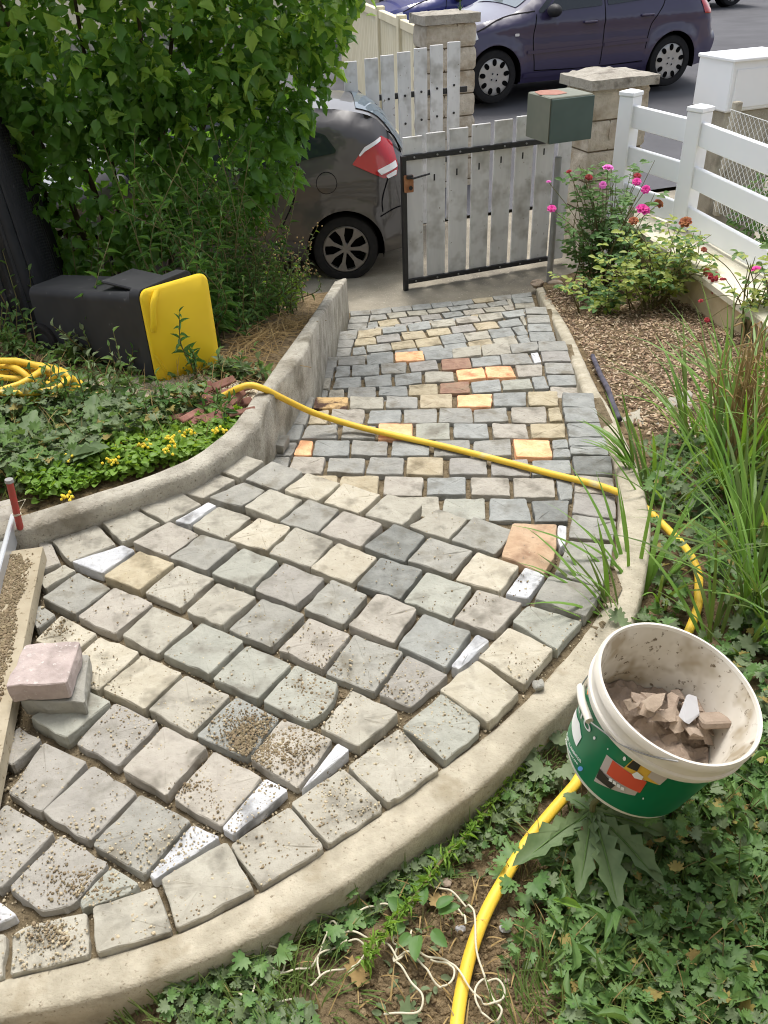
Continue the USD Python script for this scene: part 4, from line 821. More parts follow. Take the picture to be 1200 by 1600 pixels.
def put_car(spec, wheel_pt, ang, sc):   # origin of the car so that its left front wheel stands at the point
    a, b = dirs(ang); off = spec['wheels'][0] * a * sc + (-(spec['w'] / 2 - .1)) * b * sc
    return wheel_pt - off
car('parked_car', 'dark purple five-door hatchback with silver wheel covers parked across the street', S307, put_car(S307, wc, ang, sc), ang, sc)
S307b = dict(S307, handle_mat='blue_paint', patches=[(a, b, 'blue_paint' if c == 'purple_paint' else c, d) for a, b, c, d in S307['patches']])
bl = at(700, 22, .25)
car('parked_car', 'blue car showing its bonnet and windscreen behind the far gate pillar', S307b, (bl[0] - 1.6, bl[1] + .6, -.52), ang - 3, 1.0, 'blue_paint')
S307c = dict(S307, handle_mat='dark_paint', patches=[(a, b, 'dark_paint' if c == 'purple_paint' else c, d) for a, b, c, d in S307['patches']])
w3 = at(1140, 9, -.46)
car('parked_car', 'dark car of which only a wheel shows at the far end of the street', S307c, w3 - np.array([3.47 * dirs(12)[0][0], 3.47 * dirs(12)[0][1], 0]) + dirs(12)[1] * .77, 12, 1.0, 'dark_paint')
gw = at(543, 436, -.96); gang = 4.0; gs = 0.92; a, b = dirs(gang)
car('parked_car', 'grey-brown hatchback with red tail lamp standing in the driveway behind the shrub', SC3, gw - a * SC3['wheels'][1] * gs + b * (SC3['w'] / 2 - .1) * gs, gang, gs, 'grey_paint')
# ------------------------------------------------------------ bins on the left
DB = np.array([math.cos(math.radians(-35)), math.sin(math.radians(-35)), 0]); ang_b = -35.0
lidc = at(272, 580, .02); bo = lidc - DB * .86 + np.array([.05, .0, 0])
bo[2] = zl(bo[0], bo[1]) + .03
wb = thing('wheelie_bin', 'black wheelie bin with a yellow lid fallen onto its back beside the weeds', 'bin', bo, ang_b)
UsdGeom.Xformable(wb).AddScaleOp().Set(Gf.Vec3f(.90, .62, .80))
def rrect(w, h, r, n=6, z0=0):
    p = shapely.box(-w / 2 + r, z0 + r, w / 2 - r, z0 + h - r).buffer(r, n); c = np.array(p.exterior.coords)[:-1]; return c
def sect(x, w, h, z0, r): c = rrect(w, h, r, 5, z0); return np.column_stack([0 * c[:, 0] + x, c[:, 0], c[:, 1]])
body = loft(np.stack([sect(.0, .34, .31, .035, .05), sect(.012, .37, .34, .025, .05), sect(.45, .41, .41, .02, .05), sect(.86, .45, .48, .02, .05)])); body.fix_normals()
obj('body', body, 'bin_black', wb, smooth=35)
col = loft(np.stack([sect(.855, .455, .49, .016, .05), sect(.86, .50, .54, -.005, .05), sect(.925, .505, .545, -.005, .05), sect(.93, .49, .53, .0, .05)])); col.fix_normals()
obj('rim_collar', col, 'bin_black', wb, smooth=35)
obj('carry_ledge', box((.72, 0, .50), (.26, .30, .016), ch=.006), 'bin_black', wb)
lid = loft(np.stack([sect(.932, .500, .530, .012, .055), sect(.952, .505, .535, .010, .055), sect(.968, .475, .505, .025, .05), sect(.985, .36, .36, .09, .05)])); lid.fix_normals()
LR = trimesh.transformations.rotation_matrix(math.radians(10), [0, 0, 1], [.93, -.25, 0]); turn = lambda m: m.apply_transform(np.linalg.inv(LR))
ld = obj('lid', turn(lid), 'bin_yellow', wb, smooth=30)
obj('lid_grip', turn(tube(smooth_line([(.965, -.225, .33), (.99, -.235, .38), (.995, -.215, .48), (.985, -.16, .535)], 5), .017, 10)), 'bin_yellow', ld, smooth=40)
hg = trimesh.convex.convex_hull(np.array([(.94, -.25, .2), (.985, -.25, .2), (.94, -.19, .06), (.985, -.185, .06), (.93, -.18, -.045), (.965, -.175, -.05), (.94, -.155, .05), (.97, -.155, .05)]))
obj('hinge_ear', turn(hg), 'bin_yellow', ld, smooth=40)
for s in (-1, 1):
    wh = part('wheel', wb); wm = np.array([[1.0, 0, 0], [0, 0, 1.0], [0, s, 0]])
    obj('tyre', place(lathe([(.055, .02), (.085, .026), (.1, .016), (.1, -.016), (.085, -.026), (.055, -.02)], 32), wm, (.06, s * .20, .055)), 'tyre', wh, smooth=35)
    obj('hub', place(lathe([(.001, .012), (.03, .02), (.055, .012), (.056, -.01)], 24), wm, (.06, s * .20, .055)), 'bin_black', wh, smooth=35)
obj('axle', tube([(.06, -.2, .055), (.06, .2, .055)], .012, 8), 'black_iron', wb)
# ribbed composter at the left edge
cpt = at(60, 506, -.02); cp = thing('compost_bin', 'tall black ribbed plastic compost bin standing at the left edge of the picture', 'compost bin', (cpt[0] - .42, cpt[1] + .30, cpt[2] - .03), 8)
cz = .98
def csec(z, w): c = rrect(w, w, .05, 4, -w / 2); return np.column_stack([c[:, 0], c[:, 1], 0 * c[:, 0] + z])
cb = loft(np.stack([csec(0, .86), csec(.06, .86), csec(.065, .83), csec(cz, .70), csec(cz + .05, .62)])); cb.fix_normals(); obj('body', cb, 'bin_black', cp, smooth=30)
for side in range(4):
    for k in range(17):
        f = (k - 8) / 8.6; lo, hi = .83 / 2, .70 / 2
        v = [(f * lo * .93, -lo - .004, .075), (f * hi * .93, -hi - .004, cz - .02)]
        m = tube(v, [.012, .008], 5); m.apply_transform(trimesh.transformations.rotation_matrix(side * math.pi / 2, [0, 0, 1])); obj('rib', m, 'bin_black', cp)
obj('lid', trimesh.convex.convex_hull(np.vstack([csec(cz + .05, .7), csec(cz + .1, .6)])), 'bin_black', cp)

# ------------------------------------------------------------ bucket
BR, BB, BH = .172, .140, .27
vb = ray(1063, 1077); vn = vb / np.linalg.norm(vb); BC = EYE + vb * (BR * FPX / 133.0)
bn = -.69 * vn + .724 * (.61 * RT - .79 * DN); bn /= np.linalg.norm(bn)
e1 = -vn - bn * (-vn @ bn); e1 /= np.linalg.norm(e1); e2 = np.cross(bn, e1)
base_c = BC - bn * BH
BM = np.array([e1, e2, bn])
RB = lambda z: BB + (BR - .008 - BB) * z / BH
bk = thing('paint_bucket', 'large green and white paint bucket holding stone rubble, tilted in the weeds', 'bucket', (0, 0, 0))
def bput(m): return place(m, BM, base_c)
obj('shell', bput(lathe([(BB - .012, .006), (BB - .004, 0), (BB, .006), (BB + .001, .02), (RB(.20), .20), (BR - .003, .201), (BR - .002, .215), (BR + .003, .217), (BR + .003, .223), (BR - .001, .226), (BR, .25), (BR + .004, .252), (BR + .004, .262), (BR + .001, BH), (BR - .004, BH), (BR - .006, .262)], 72)), 'bucket_white', bk, smooth=40)
obj('inside', bput(trimesh.Trimesh(*(lambda m: (m.vertices, m.faces[:, ::-1]))(lathe([(0.001, .012), (BB - .008, .012), (RB(.2) - .008, .2), (BR - .0055, .262)], 72)), process=False)), 'bucket_inside', bk, smooth=40)
obj('base', bput(trimesh.creation.cylinder(BB - .01, .006, sections=48).apply_translation([0, 0, .008])), 'bucket_white', bk)
obj('green_wrap', bput(lathe([(RB(.016) + .0012, .016), (RB(.196) + .0012, .196)], 96)), 'bucket_green', bk, smooth=True)
def bk_hit(px, py, off=.002):
    """sight line against the bucket's side -> (angle, height)"""
    o = (EYE - base_c) @ BM.T; d = ray(px, py) @ BM.T; k = (BR - .008 - BB) / BH; r0 = BB + off
    A = d[0] ** 2 + d[1] ** 2 - (k * d[2]) ** 2; B = 2 * (o[0] * d[0] + o[1] * d[1] - k * d[2] * (r0 + k * o[2])); C = o[0] ** 2 + o[1] ** 2 - (r0 + k * o[2]) ** 2
    D = max(B * B - 4 * A * C, 0); t = (-B - math.sqrt(D)) / (2 * A); h = o + d * t; return math.atan2(h[1], h[0]), h[2]
def bprint(name, pts, mt, off, parent=None):
    q = np.array([bk_hit(x, y) for x, y in pts]); g = Polygon(np.column_stack([q[:, 0] * BR, q[:, 1]])).buffer(0)
    m = fill(g, .008, lambda x, y: 0 * x); th = m.vertices[:, 0] / BR; z = m.vertices[:, 1]; r = RB(z) + off
    m.vertices = np.column_stack([r * np.cos(th), r * np.sin(th), z]); n0 = m.face_normals[0] @ np.array([math.cos(th[0]), math.sin(th[0]), 0])
    if n0 < 0: m.faces = m.faces[:, ::-1]
    return obj(name, bput(m), mt, parent or bk)
def btext(txt, p0, p1, h, mt, off=.003, bold=True):
    """lettering round the side, running from sighting p0 to p1"""
    a, b = bk_hit(*p0), bk_hit(*p1); A = np.array([a[0] * BR, a[1]]); B = np.array([b[0] * BR, b[1]]); d = B - A; L = np.linalg.norm(d); d /= L; nrm_ = np.array([-d[1], d[0]])
    m = meshkit.text_mesh(txt, 1.0, .01, bold); m = m.subdivide_to_size(.25); v = m.vertices.copy(); s = L / (v[:, 0].max() - v[:, 0].min()); u = (v[:, 0] - v[:, 0].min()) * s; w = v[:, 1] * h
    P = A + u[:, None] * d + w[:, None] * nrm_; th = P[:, 0] / BR; r = RB(P[:, 1]) + off + v[:, 2] * .04
    m.vertices = np.column_stack([r * np.cos(th), r * np.sin(th), P[:, 1]]); obj('lettering', bput(m), mt, bk)
bprint('photo_print', [(928, 1220), (948, 1179), (1012, 1216), (992, 1243)], 'print_grey', .0022)
bprint('photo_print', [(948, 1208), (958, 1187), (1011, 1221), (1000, 1238)], 'print_red', .0034)
bprint('photo_print', [(932, 1214), (938, 1200), (962, 1226), (955, 1232)], 'print_dark', .0040)
bprint('photo_print', [(974, 1200), (1000, 1177), (1060, 1198), (1030, 1226)], 'print_yellow', .0028)
bprint('photo_print', [(1012, 1212), (1025, 1196), (1060, 1199), (1031, 1225)], 'print_grey', .0046)
bprint('photo_print', [(980, 1197), (990, 1187), (1003, 1192), (996, 1204)], 'print_dark', .0046)
bprint('photo_print', [(988, 1208), (996, 1204), (1006, 1212), (1003, 1217), (992, 1214)], 'print_white', .0052)
for k in range(4): bprint('photo_print', [(953 + 6 * k, 1214 + 4.4 * k), (958 + 6 * k, 1216 + 4.4 * k), (957 + 6 * k, 1221 + 4.4 * k), (952 + 6 * k, 1218.5 + 4.4 * k)], 'print_white', .0050)
bprint('colour_flash', [(919, 1076), (929, 1063), (931, 1078), (919, 1085)], 'print_red', .0026)
bprint('colour_flash', [(919, 1077), (926, 1070), (930, 1080), (918, 1086)], 'print_orange', .0036)
bprint('colour_flash', [(931, 1086), (943, 1104), (933, 1113), (930, 1100)], 'print_red', .0026)
bprint('colour_flash', [(931, 1095), (941, 1105), (934, 1114), (931, 1105)], 'print_orange', .0036)
bprint('colour_flash', [(932, 1105), (938, 1107), (934, 1115)], 'print_yellow', .0046)
bprint('white_label', [(891, 1108), (898, 1101), (906, 1130), (909, 1152), (901, 1166), (894, 1140)], 'print_white', .0026)
bprint('blue_dot', [(907 + 4 * math.cos(a), 1201 + 4 * math.sin(a)) for a in np.arange(0, 6.2, .6)], 'print_blue', .0026)
btext('OLTO', (906, 1092), (922, 1146), .016, 'print_white')
btext('PLAST ALAMENTOS', (886, 1148), (908, 1192), .0070, 'print_white', bold=False)
btext('PARAMENTOS', (884, 1156), (903, 1195), .0040, 'print_white', bold=False)
for x, y, r in ((976, 1185, 2.6), (929, 1153, 2), (1062, 1203, 1.8), (986, 1140, 1.5), (1005, 1247, 1.2), (950, 1170, 1)): bprint('paint_spot', [(x + r * math.cos(a), y + r * 1.4 * math.sin(a)) for a in np.arange(0, 6.2, .8)], 'print_white', .0030)
# wire handle and its white grip
def bpt(th, z, off=0): r = RB(z) + off; return base_c + np.array([r * math.cos(th), r * math.sin(th), z]) @ BM
h0 = EYE + ray(1100, 1176) * (np.linalg.norm(BC - EYE) / np.linalg.norm(vb) * .955)
th_a, z_a = bk_hit(1095, 1180); ths = bk_hit(911, 1068)
grip = [at_y(x, y, yy) for (x, y), yy in zip([(907, 1072), (918, 1095), (931, 1127)], [.0, .0, .0])] if False else [bpt(*bk_hit(x, y), off=.014) for x, y in ((908, 1074), (918, 1098), (929, 1126))]
wire = [bpt(*bk_hit(x, y), off=.015) for x, y in ((932, 1128), (950, 1140), (980, 1160), (1020, 1174), (1060, 1181))]
back = [grip[0], EYE + ray(911, 1050) * 1.62 * .98, EYE + ray(940, 1000) * 1.70]
obj('handle_wire', tube(smooth_line(wire, 5), .0017, 6), 'grey_steel', bk, smooth=True)
obj('handle_wire', tube(smooth_line([grip[0], bpt(*bk_hit(908, 1060), off=.012), bpt(*bk_hit(918, 1046), off=.008), bpt(*bk_hit(930, 1030), off=.006)], 4), .0017, 6), 'grey_steel', bk)
obj('handle_grip', tube(smooth_line(grip, 4), .0085, 10), 'bucket_white', bk, smooth=40)
# rubble in the bucket
rg = np.random.default_rng(12)
def bfloor(px, py, z): # sight line against a plane across the bucket
    o = (EYE - base_c) @ BM.T; d = ray(px, py) @ BM.T; t = (z - o[2]) / d[2]; return o + d * t
spots = [(1142, 1128, .042, 'rubble', 'brick-shaped brown stone chip in the paint bucket'), (1079, 1108, .034, 'pale_shard', 'pale pointed shard on top of the bucket rubble'), (1024, 1098, .030, 'rubble', 'rounded flat chip at the left in the paint bucket'), (1048, 1105, .030, 'rubble', 'flat chip in the middle of the bucket rubble'), (1105, 1109, .033, 'rubble', 'low wedge chip against the bucket wall'), (1000, 1096, .028, 'rubble', 'dim chip deepest on the left in the bucket'), (1078, 1135, .040, 'rubble', 'long chip lying lowest near the bucket rim'), (1045, 1122, .036, 'rubble', 'dark chip under the bucket shards'), (1103, 1128, .030, 'rubble', 'small chip between the brick-shaped piece and the shards'), (1110, 1142, .030, 'rubble', 'chip tucked against the near bucket wall')]
places = ['near the left wall', 'at the far left', 'under the pale shard', 'below the brick-shaped chip', 'in the front middle', 'close to the near rim', 'left of the long chip', 'at the back', 'right of the shard', 'in the shade at the back left']
spots += [(x, y, .022, 'rubble', 'smaller broken chip in the bucket, ' + pl) for (x, y), pl in zip([(1012, 1108), (992, 1102), (1070, 1118), (1128, 1142), (1060, 1132), (1090, 1146), (1040, 1112), (1060, 1092), (1095, 1098), (1015, 1088)], places)]
for i, (x, y, r, mt, lb) in enumerate(spots):
    c = bfloor(x, y, .145 + (.03 if i < 3 else 0)); r *= 1.25; rad = np.hypot(c[0], c[1]); lim = RB(c[2]) - .03
    if rad > lim: c[:2] *= lim / rad
    if i == 0: m = box((0, 0, 0), (.05, .062, .018), ch=.004); m.apply_transform(trimesh.transformations.euler_matrix(.3, -.5, .6))
    else:
        pts = rg.normal(0, 1, (11, 3)); pts /= np.linalg.norm(pts, axis=1, keepdims=True); pts *= [r, r * rg.uniform(.5, .9), r * .28]; m = trimesh.convex.convex_hull(pts); m.apply_transform(trimesh.transformations.euler_matrix(*rg.uniform(-.5, .5, 2), rg.uniform(0, 6)))
    m.apply_translation(c); obj('stone_chip', bput(m), mt, label=lb, cat='stone chip', group=None)
fl = fill(Point(0, 0).buffer(RB(.11) - .011, 20), .009, lambda x, y: .108 + (meshkit.fbm(np.stack([x * 45, y * 45, 0 * x], -1), 3, 3) - .5) * .045)
obj('rubble_fill', bput(fl), 'rubble', smooth=False, label='crushed stone filling the bottom of the paint bucket', cat='rubble', kind='stuff')

# ------------------------------------------------------------ yellow hose
HR = .0135
def hz(px, py, z): p = at(px, py, z); return p
hose_a = [hz(40, 600, .03), hz(115, 612, .03), hz(205, 625, .03), hz(262, 629, .03), hz(310, 627, .03), hz(345, 620, .06), hz(372, 607, .10), hz(392, 602, .105), hz(415, 609, .08), hz(445, 624, .0), hz(490, 645, -.10), hz(550, 664, -.165), hz(620, 681, -.183), hz(700, 699, -.185), hz(780, 719, -.185), hz(860, 740, -.185), hz(930, 757, -.18), hz(975, 773, -.165), hz(1005, 791, -.145)] + [at_f(x, y, lambda a, b: zr(a, b) + .035) for x, y in ((1042, 826), (1072, 858), (1090, 893), (1091, 925), (1085, 965))]
pe = hose_a[-1]
hose_a += [np.array([.72, 1.62, -.14]), np.array([.60, 1.40, -.135]), hz(925, 1195, -.10), hz(897, 1228, -.088), hz(858, 1273, -.087), hz(822, 1318, -.087), hz(790, 1370, -.087), hz(762, 1420, -.087), hz(740, 1475, -.087), hz(724, 1535, -.087), hz(714, 1598, -.087), hz(706, 1680, -.087)]
hose = thing('garden_hose', 'yellow garden hose running from its coil across the path and under the bucket', 'hose')
obj('run', tube(smooth_line(hose_a, 10), HR, 14), 'hose_yellow', hose, smooth=True)
rg = np.random.default_rng(8)
cc = at(30, 634, .03); loops = []
th = np.linspace(-.4, 2 * math.pi * 5.3, 170)
rad = .29 + .05 * np.sin(th * .37 + 1) + .05 * np.sin(th * 1.7); cx = .05 * np.sin(th * .23); 
P = np.column_stack([cc[0] - .12 + cx + rad * np.cos(th), cc[1] + .08 + rad * .52 * np.sin(th) + .04 * np.sin(th * .31), .03 + .085 * (th / th.max()) + .02 * np.sin(th * .7) ** 2 + 0 * th])
P[:, 2] += np.array([zl(a, b) for a, b in P[:, :2]]) - .01
obj('coil', tube(P, HR, 12), 'hose_yellow', hose, smooth=True)
up = smooth_line([at(-30, 575, .08), at(0, 572, .10), at(22, 574, .12), at(42, 588, .10), at(50, 605, .05)], 6); obj('loop', tube(up, HR, 12), 'hose_yellow', hose, smooth=True)
up = smooth_line([at(80, 594, .09), at(92, 584, .12), at(108, 588, .12), at(116, 602, .08), at(108, 622, .05)], 6); obj('loop', tube(up, HR, 12), 'hose_yellow', hose, smooth=True)

# ------------------------------------------------------------ plank, rod, slabs, loose stones
zp = .052; FR_ = at(67, 854, zp); NR = at(0, 1192, zp); dpl = NR - FR_; Lp = np.linalg.norm(dpl); dpl /= Lp; lf = np.array([dpl[1], -dpl[0], 0]); lf = lf if lf[0] < 0 else -lf
pang = math.degrees(math.atan2(dpl[1], dpl[0]))
pk = thing('plank', 'sand-caked wooden board lying at the left edge of the paving', 'board', (0, 0, 0))
c = FR_ + dpl * .5 + lf * .085; m = trimesh.creation.box((1.0, .17, .05)).subdivide().subdivide().subdivide().subdivide(); m.vertices += (meshkit.fbm(m.vertices * np.array([7, 20, 20]) + 3, 3, 2)[:, None] - .5) * np.array([0, .006, .006])
m.apply_transform(trimesh.transformations.rotation_matrix(math.radians(pang), [0, 0, 1])); m.apply_translation((c[0], c[1], zp - .025)); obj('board', m, 'plank_wood', pk, smooth=30)
rg = np.random.default_rng(4); n = 14000; t = rg.beta(1.1, 1.1, n) * .95 + .02; s = .024 + .14 * rg.beta(1.6, 1.2, n); keep = meshkit.noise(np.column_stack([t * 14, s * 40, 0 * t]), 3) + (s - .06) * 7 > .30; P = FR_ + dpl * t[:, None] + lf * s[:, None]; P = P[keep]; n = len(P)
sc = rg.uniform(.0010, .0032, n) * (1 + 1.2 * rg.random(n) ** 6); P[:, 2] = zp + sc * .4
inst('sand_crust', pk, pal, P, rand_quats(rg, n), sc, rg.integers(0, 3, n), ['sand_crumb'] * 3, kind='stuff')
a0, a1 = at(19, 800, .10), at(-32, 1010, .08); d = a1 - a0; L = np.linalg.norm(d[:2]); cc = (a0 + a1) / 2
obj('screed_rail', box(tuple(cc[:2]) + (.06,), (L, .016, .07), math.atan2(d[1], d[0]), ch=.003), 'aluminium', label='thin aluminium screed rail standing at the left edge behind the board', cat='rail')
sl = np.array([at(x, y, .075)[:2] for x, y in ((-70, 800), (20, 778), (19, 806), (-60, 850))]); obj('stone_slab', stone_mesh(sl, .075, .08, 5), 'p', smooth=28, label='pinkish stone slab at the left edge beside the red rod', cat='stone slab')
sl = np.array([at(x, y, .06)[:2] for x, y in ((-70, 830), (14, 814), (0, 868), (-70, 900))]); obj('stone_slab', stone_mesh(sl, .05, .05, 6), 's', smooth=28, label='blue-grey stone slab against the aluminium rail', cat='stone slab')
r0 = at(39, 856, -.01); r1 = at_y(14, 750, r0[1] + .01)
rod = thing('red_rod', 'rusty red setting-out rod stuck in at the end of the low wall', 'rod'); rd = r1 - r0
obj('shaft', tube([r0 - rd * .1, r0 + rd * .5, r1], .011, 10), 'red_rod', rod, smooth=40); obj('head', tube([r1 - rd * .03, r1 + rd * .01], [.014, .013], 10), 'grey_steel', rod)
obj('line', cat_([tube([r0 + rd * .5 + .012 * np.array([math.cos(t), math.sin(t), .05 * t]) for t in np.linspace(0, 12, 40)], .0014, 5), tube([r0 + rd * .5, at(40, 780, .12), at(-20, 800, .10)], .0009, 4)]), 'string_white', rod)
bs = np.array([at(x, y, .058)[:2] for x, y in ((44, 1024), (139, 1024), (132, 1097), (31, 1094))]); obj('loose_stone', stone_mesh(bs, .058, .056, 41, rough=.003), 'g', label='grey stone lying under the pinkish one on the paving by the board', cat='paving stone')
ts = np.array([at(x, y, .118)[:2] for x, y in ((39, 1007), (124, 1001), (104, 1066), (9, 1073))]); obj('loose_stone', stone_mesh(ts, .118, .056, 42, rough=.003), 'stone_pinkish', label='pinkish loose stone, uppermost of the pair beside the board', cat='paving stone')
ls = np.array([at(x, y, Z1 + .042)[:2] for x, y in ((424, 680), (452, 679.5), (443, 697), (417, 694))]); obj('loose_stone', stone_mesh(ls, Z1 + .042, .040, 43, rough=.001), 'g', smooth=28, label='small pale offcut lying on the path beside the wall', cat='stone chip')
ls = np.array([at(x, y, .0)[:2] for x, y in ((832, 1063), (848, 1060), (850, 1072), (838, 1074))]); obj('loose_stone', stone_mesh(ls, -.0, .018, 44), 'g', smooth=28, label='small grey chip lying on the kerb near the bucket', cat='stone chip')
for i, (q, z, mt, lb) in enumerate([(((1045, 622), (1078, 612), (1082, 648), (1048, 655), (1035, 640)), -.33, 'p', 'pinkish flat stone lying in front of the tall grass'), (((1040, 668), (1085, 660), (1095, 690), (1062, 705)), -.30, 'g', 'pale grey slab half hidden by grass blades'), (((968, 655), (1000, 640), (1010, 668), (975, 672)), -.30, 'concrete', 'rough mossy concrete lump beside the kerb'), (((1010, 668), (1030, 660), (1042, 690), (1020, 705)), -.30, 'concrete', 'grey rubble lump among the grass shoots')]):
    P = np.array([at(x, y, z)[:2] for x, y in q]); obj('bed_stone', stone_mesh(P, z, .08, 60 + i, rough=.006), mt, smooth=28, label=lb, cat='stone')
for i, (x, y, r, mt, lb) in enumerate([(720, 1447, .012, 'pale_shard', 'white stone shard on the bare soil left of the hose'), (790, 1447, .014, 'pale_shard', 'grey shard on the soil just right of the hose'), (697, 1373, .014, 'rubble', 'brownish pebble at the head of the bare soil'), (792, 1528, .006, 'rubble', 'small pebble on the bare soil right of the hose'), (854, 1545, .007, 'rubble', 'pale pebble at the edge of the grass'), (864, 1432 + 50, .011, 'rubble', 'round brown pebble under the weeds'), (925, 1232, .014, 'rubble', 'stone chip wedged under the bucket'), (990, 440, .03, 'rubble', '')][:7]):
    p = at(x, y, -.10); p[2] = zr(p[0], p[1]) + r * .3; m = ico(r, 1, i, .35, (1, .75, .55)); m.apply_translation(p); obj('pebble', m, mt, label=lb, cat='pebble')
for i, (x, y, r, lb) in enumerate([(840, 447, .05, 'rough stone at the foot of the letter box post, left one'), (868, 448, .055, 'larger pale stone right of the letter box post')]):
    p = at(x, y, -.9); m = ico(r, 2, i, .3, (1.2, .9, .7)); m.apply_translation((p[0], p[1], -.88)); obj('pebble', m, 'rubble', label=lb, cat='stone')
# broken roof tiles behind the wall
rg = np.random.default_rng(21)
for i in range(24):
    px = 288 + (i % 8) * 13 + rg.uniform(-4, 4); py = 618 + (i // 8) * 22 + rg.uniform(-6, 6) + (px - 290) * -.02
    p = at(px, py, .02); z = zl(p[0], p[1]); m = box((0, 0, 0), (.09 + rg.uniform(0, .07), .025 + rg.uniform(0, .02), .012), ch=.003)
    m.apply_transform(trimesh.transformations.euler_matrix(rg.uniform(.15, .9), rg.uniform(-.2, .2), .75 + rg.uniform(-.45, .45))); m.apply_translation((p[0], p[1], z + .03 + .012 * (i % 3))); obj('tile_shard', m, 'terracotta', label='broken red roof tile strip heaped behind the low wall', cat='tile shard', group='broken red tiles behind the low wall')
# dark irrigation sleeve in the right-hand bed
q = [at_f(x, y, lambda a, b: zr(a, b) + .03) for x, y in ((926, 556), (938, 585), (950, 608), (958, 632), (968, 655))]
obj('dark_sleeve', tube(smooth_line(q, 5), .014, 8), 'hose_dark', smooth=True, label='dark crumpled plastic sleeve lying along the kerb in the bark bed', cat='pipe')
# tangle of white string
def sp(o, pts): return [(o[0] + x / 4, o[1] + y / 4) for x, y in pts]
o1, o2 = (340, 1350), (600, 1350)
STR = [sp(o1, [(245,630),(235,740),(190,835),(135,810),(125,750),(160,690),(240,640)]), sp(o1, [(300,525),(370,520),(420,550),(415,640),(350,740)]), sp(o1, [(310,630),(400,670),(500,665),(580,635),(640,570),(720,520),(810,485)]), sp(o1, [(640,370),(690,420),(740,415),(745,380),(710,365),(685,400),(690,450),(740,500)]), sp(o1, [(570,760),(650,700),(760,655),(880,630)]),
 sp(o1, [(640,700),(625,620),(640,540),(690,440),(760,420),(850,430),(960,470),(1060,505),(1130,600)]), sp(o1, [(820,480),(890,485),(940,530),(900,600),(810,670)]), sp(o1, [(870,315),(960,260),(1020,255),(1100,270),(1150,320)]), sp(o1, [(340,800),(370,850),(430,860),(500,830)]),
 sp(o2, [(285,130),(370,150),(450,200),(540,290),(565,360),(575,560),(620,700),(680,830),(735,920),(700,975),(640,960),(580,890),(570,800),(620,735),(700,725),(755,790),(720,860),(650,875),(580,840),(520,780),(440,650),(340,590),(240,560),(140,500),(60,490),(70,460),(115,480),(80,540),(60,590),(110,650),(170,730),(240,830),(220,910),(100,940),(0,930)]),
 sp(o2, [(60,590),(130,555),(200,580),(260,650),(310,730),(380,770),(430,740),(435,670),(380,620),(290,590)]), sp(o2, [(170,400),(160,490),(120,560),(60,620)]), sp(o2, [(270,100),(310,65),(360,70)]), sp(o2, [(440,265),(500,340),(510,400)])]
tg = thing('string_tangle', 'tangled white string strewn over the soil beside the kerb', 'string')
HP = np.array(smooth_line(hose_a, 10))
for i, s in enumerate(STR):
    P = smooth_line(np.array([list(at_f(x, y, lambda a, b: zr(a, b) + .026)) for x, y in s]), 6)
    P[:, 2] += .006 * np.sin(np.arange(len(P)) * .5 + i)
    d = np.min(np.linalg.norm(P[:, None, :2] - HP[None, :, :2], axis=2), axis=1); P[:, 2] = np.where(d < .04, np.maximum(P[:, 2], -.087 + HR * 1.2 + .008 - d * .4), P[:, 2])
    obj('strand', tube(P, .0022, 6), 'string_white', tg, smooth=True)
# ------------------------------------------------------------ plants
def L_fan(outline, z=None):
    """leaf from an outline around (0, .35); outline in (x, y), the tip at y = 1"""
    o = np.asarray(outline, float); V = np.vstack([[[0, .4]], o]); zz = np.abs(V[:, 0]) * .35 - .22 * V[:, 1] ** 2
    n = len(o); F = [(0, k + 1, (k + 1) % n + 1) for k in range(n)]; return np.column_stack([V, zz]), np.array(F)
def mirror_(h): h = [tuple(p) for p in h]; return h + [(-x, y) for x, y in h[::-1] if x > 1e-6]
def L_lance(rows=5, w=lambda t: math.sin(math.pi * t ** .8), droop=.3, fold=.25):
    V, F = [], []
    for i in range(rows):
        t = i / (rows - 1); h = w(t) * .5 if 0 < i < rows - 1 else .02
        V += [(-h, t, h * fold * 2 - droop * t * t), (0, t, -droop * t * t), (h, t, h * fold * 2 - droop * t * t)]
    for i in range(rows - 1):
        a = 3 * i
        for k in (0, 1): F += [(a + k, a + k + 1, a + k + 4), (a + k, a + k + 4, a + k + 3)]
    return np.array(V), np.array(F)
HIB = L_fan(mirror_([(0.02, 0), (.24, .10), (.36, .26), (.40, .40), (.50, .52), (.38, .56), (.34, .66), (.24, .72), (.16, .86), (0, 1.0)][::1]))
OVAL = L_fan(mirror_([(0.02, 0), (.26, .12), (.40, .36), (.38, .6), (.24, .84), (0, 1.0)]))
ROUND = L_fan(mirror_([(0.04, .05), (.34, .08), (.50, .34), (.46, .66), (.24, .92), (0, .97)]))
PALM = L_fan(mirror_([(0.03, .1), (.16, .02), (.34, .12), (.50, .10), (.52, .26), (.40, .32), (.58, .44), (.62, .62), (.46, .58), (.34, .54), (.40, .78), (.26, .80), (.20, .66), (.14, .72), (.16, .94), (0, 1.0)]))
THIS = L_fan(mirror_([(.04, 0), (.10, .10), (.07, .16), (.18, .24), (.11, .32), (.24, .40), (.15, .48), (.27, .56), (.17, .64), (.24, .74), (.13, .82), (.10, .92), (0, 1.0)]))
LANCE, NARROW = L_lance(5), L_lance(4, lambda t: math.sin(math.pi * t ** .7), .35)
def unit(v): v = np.asarray(v, float); return v / np.maximum(np.linalg.norm(v, axis=-1, keepdims=True), 1e-9)
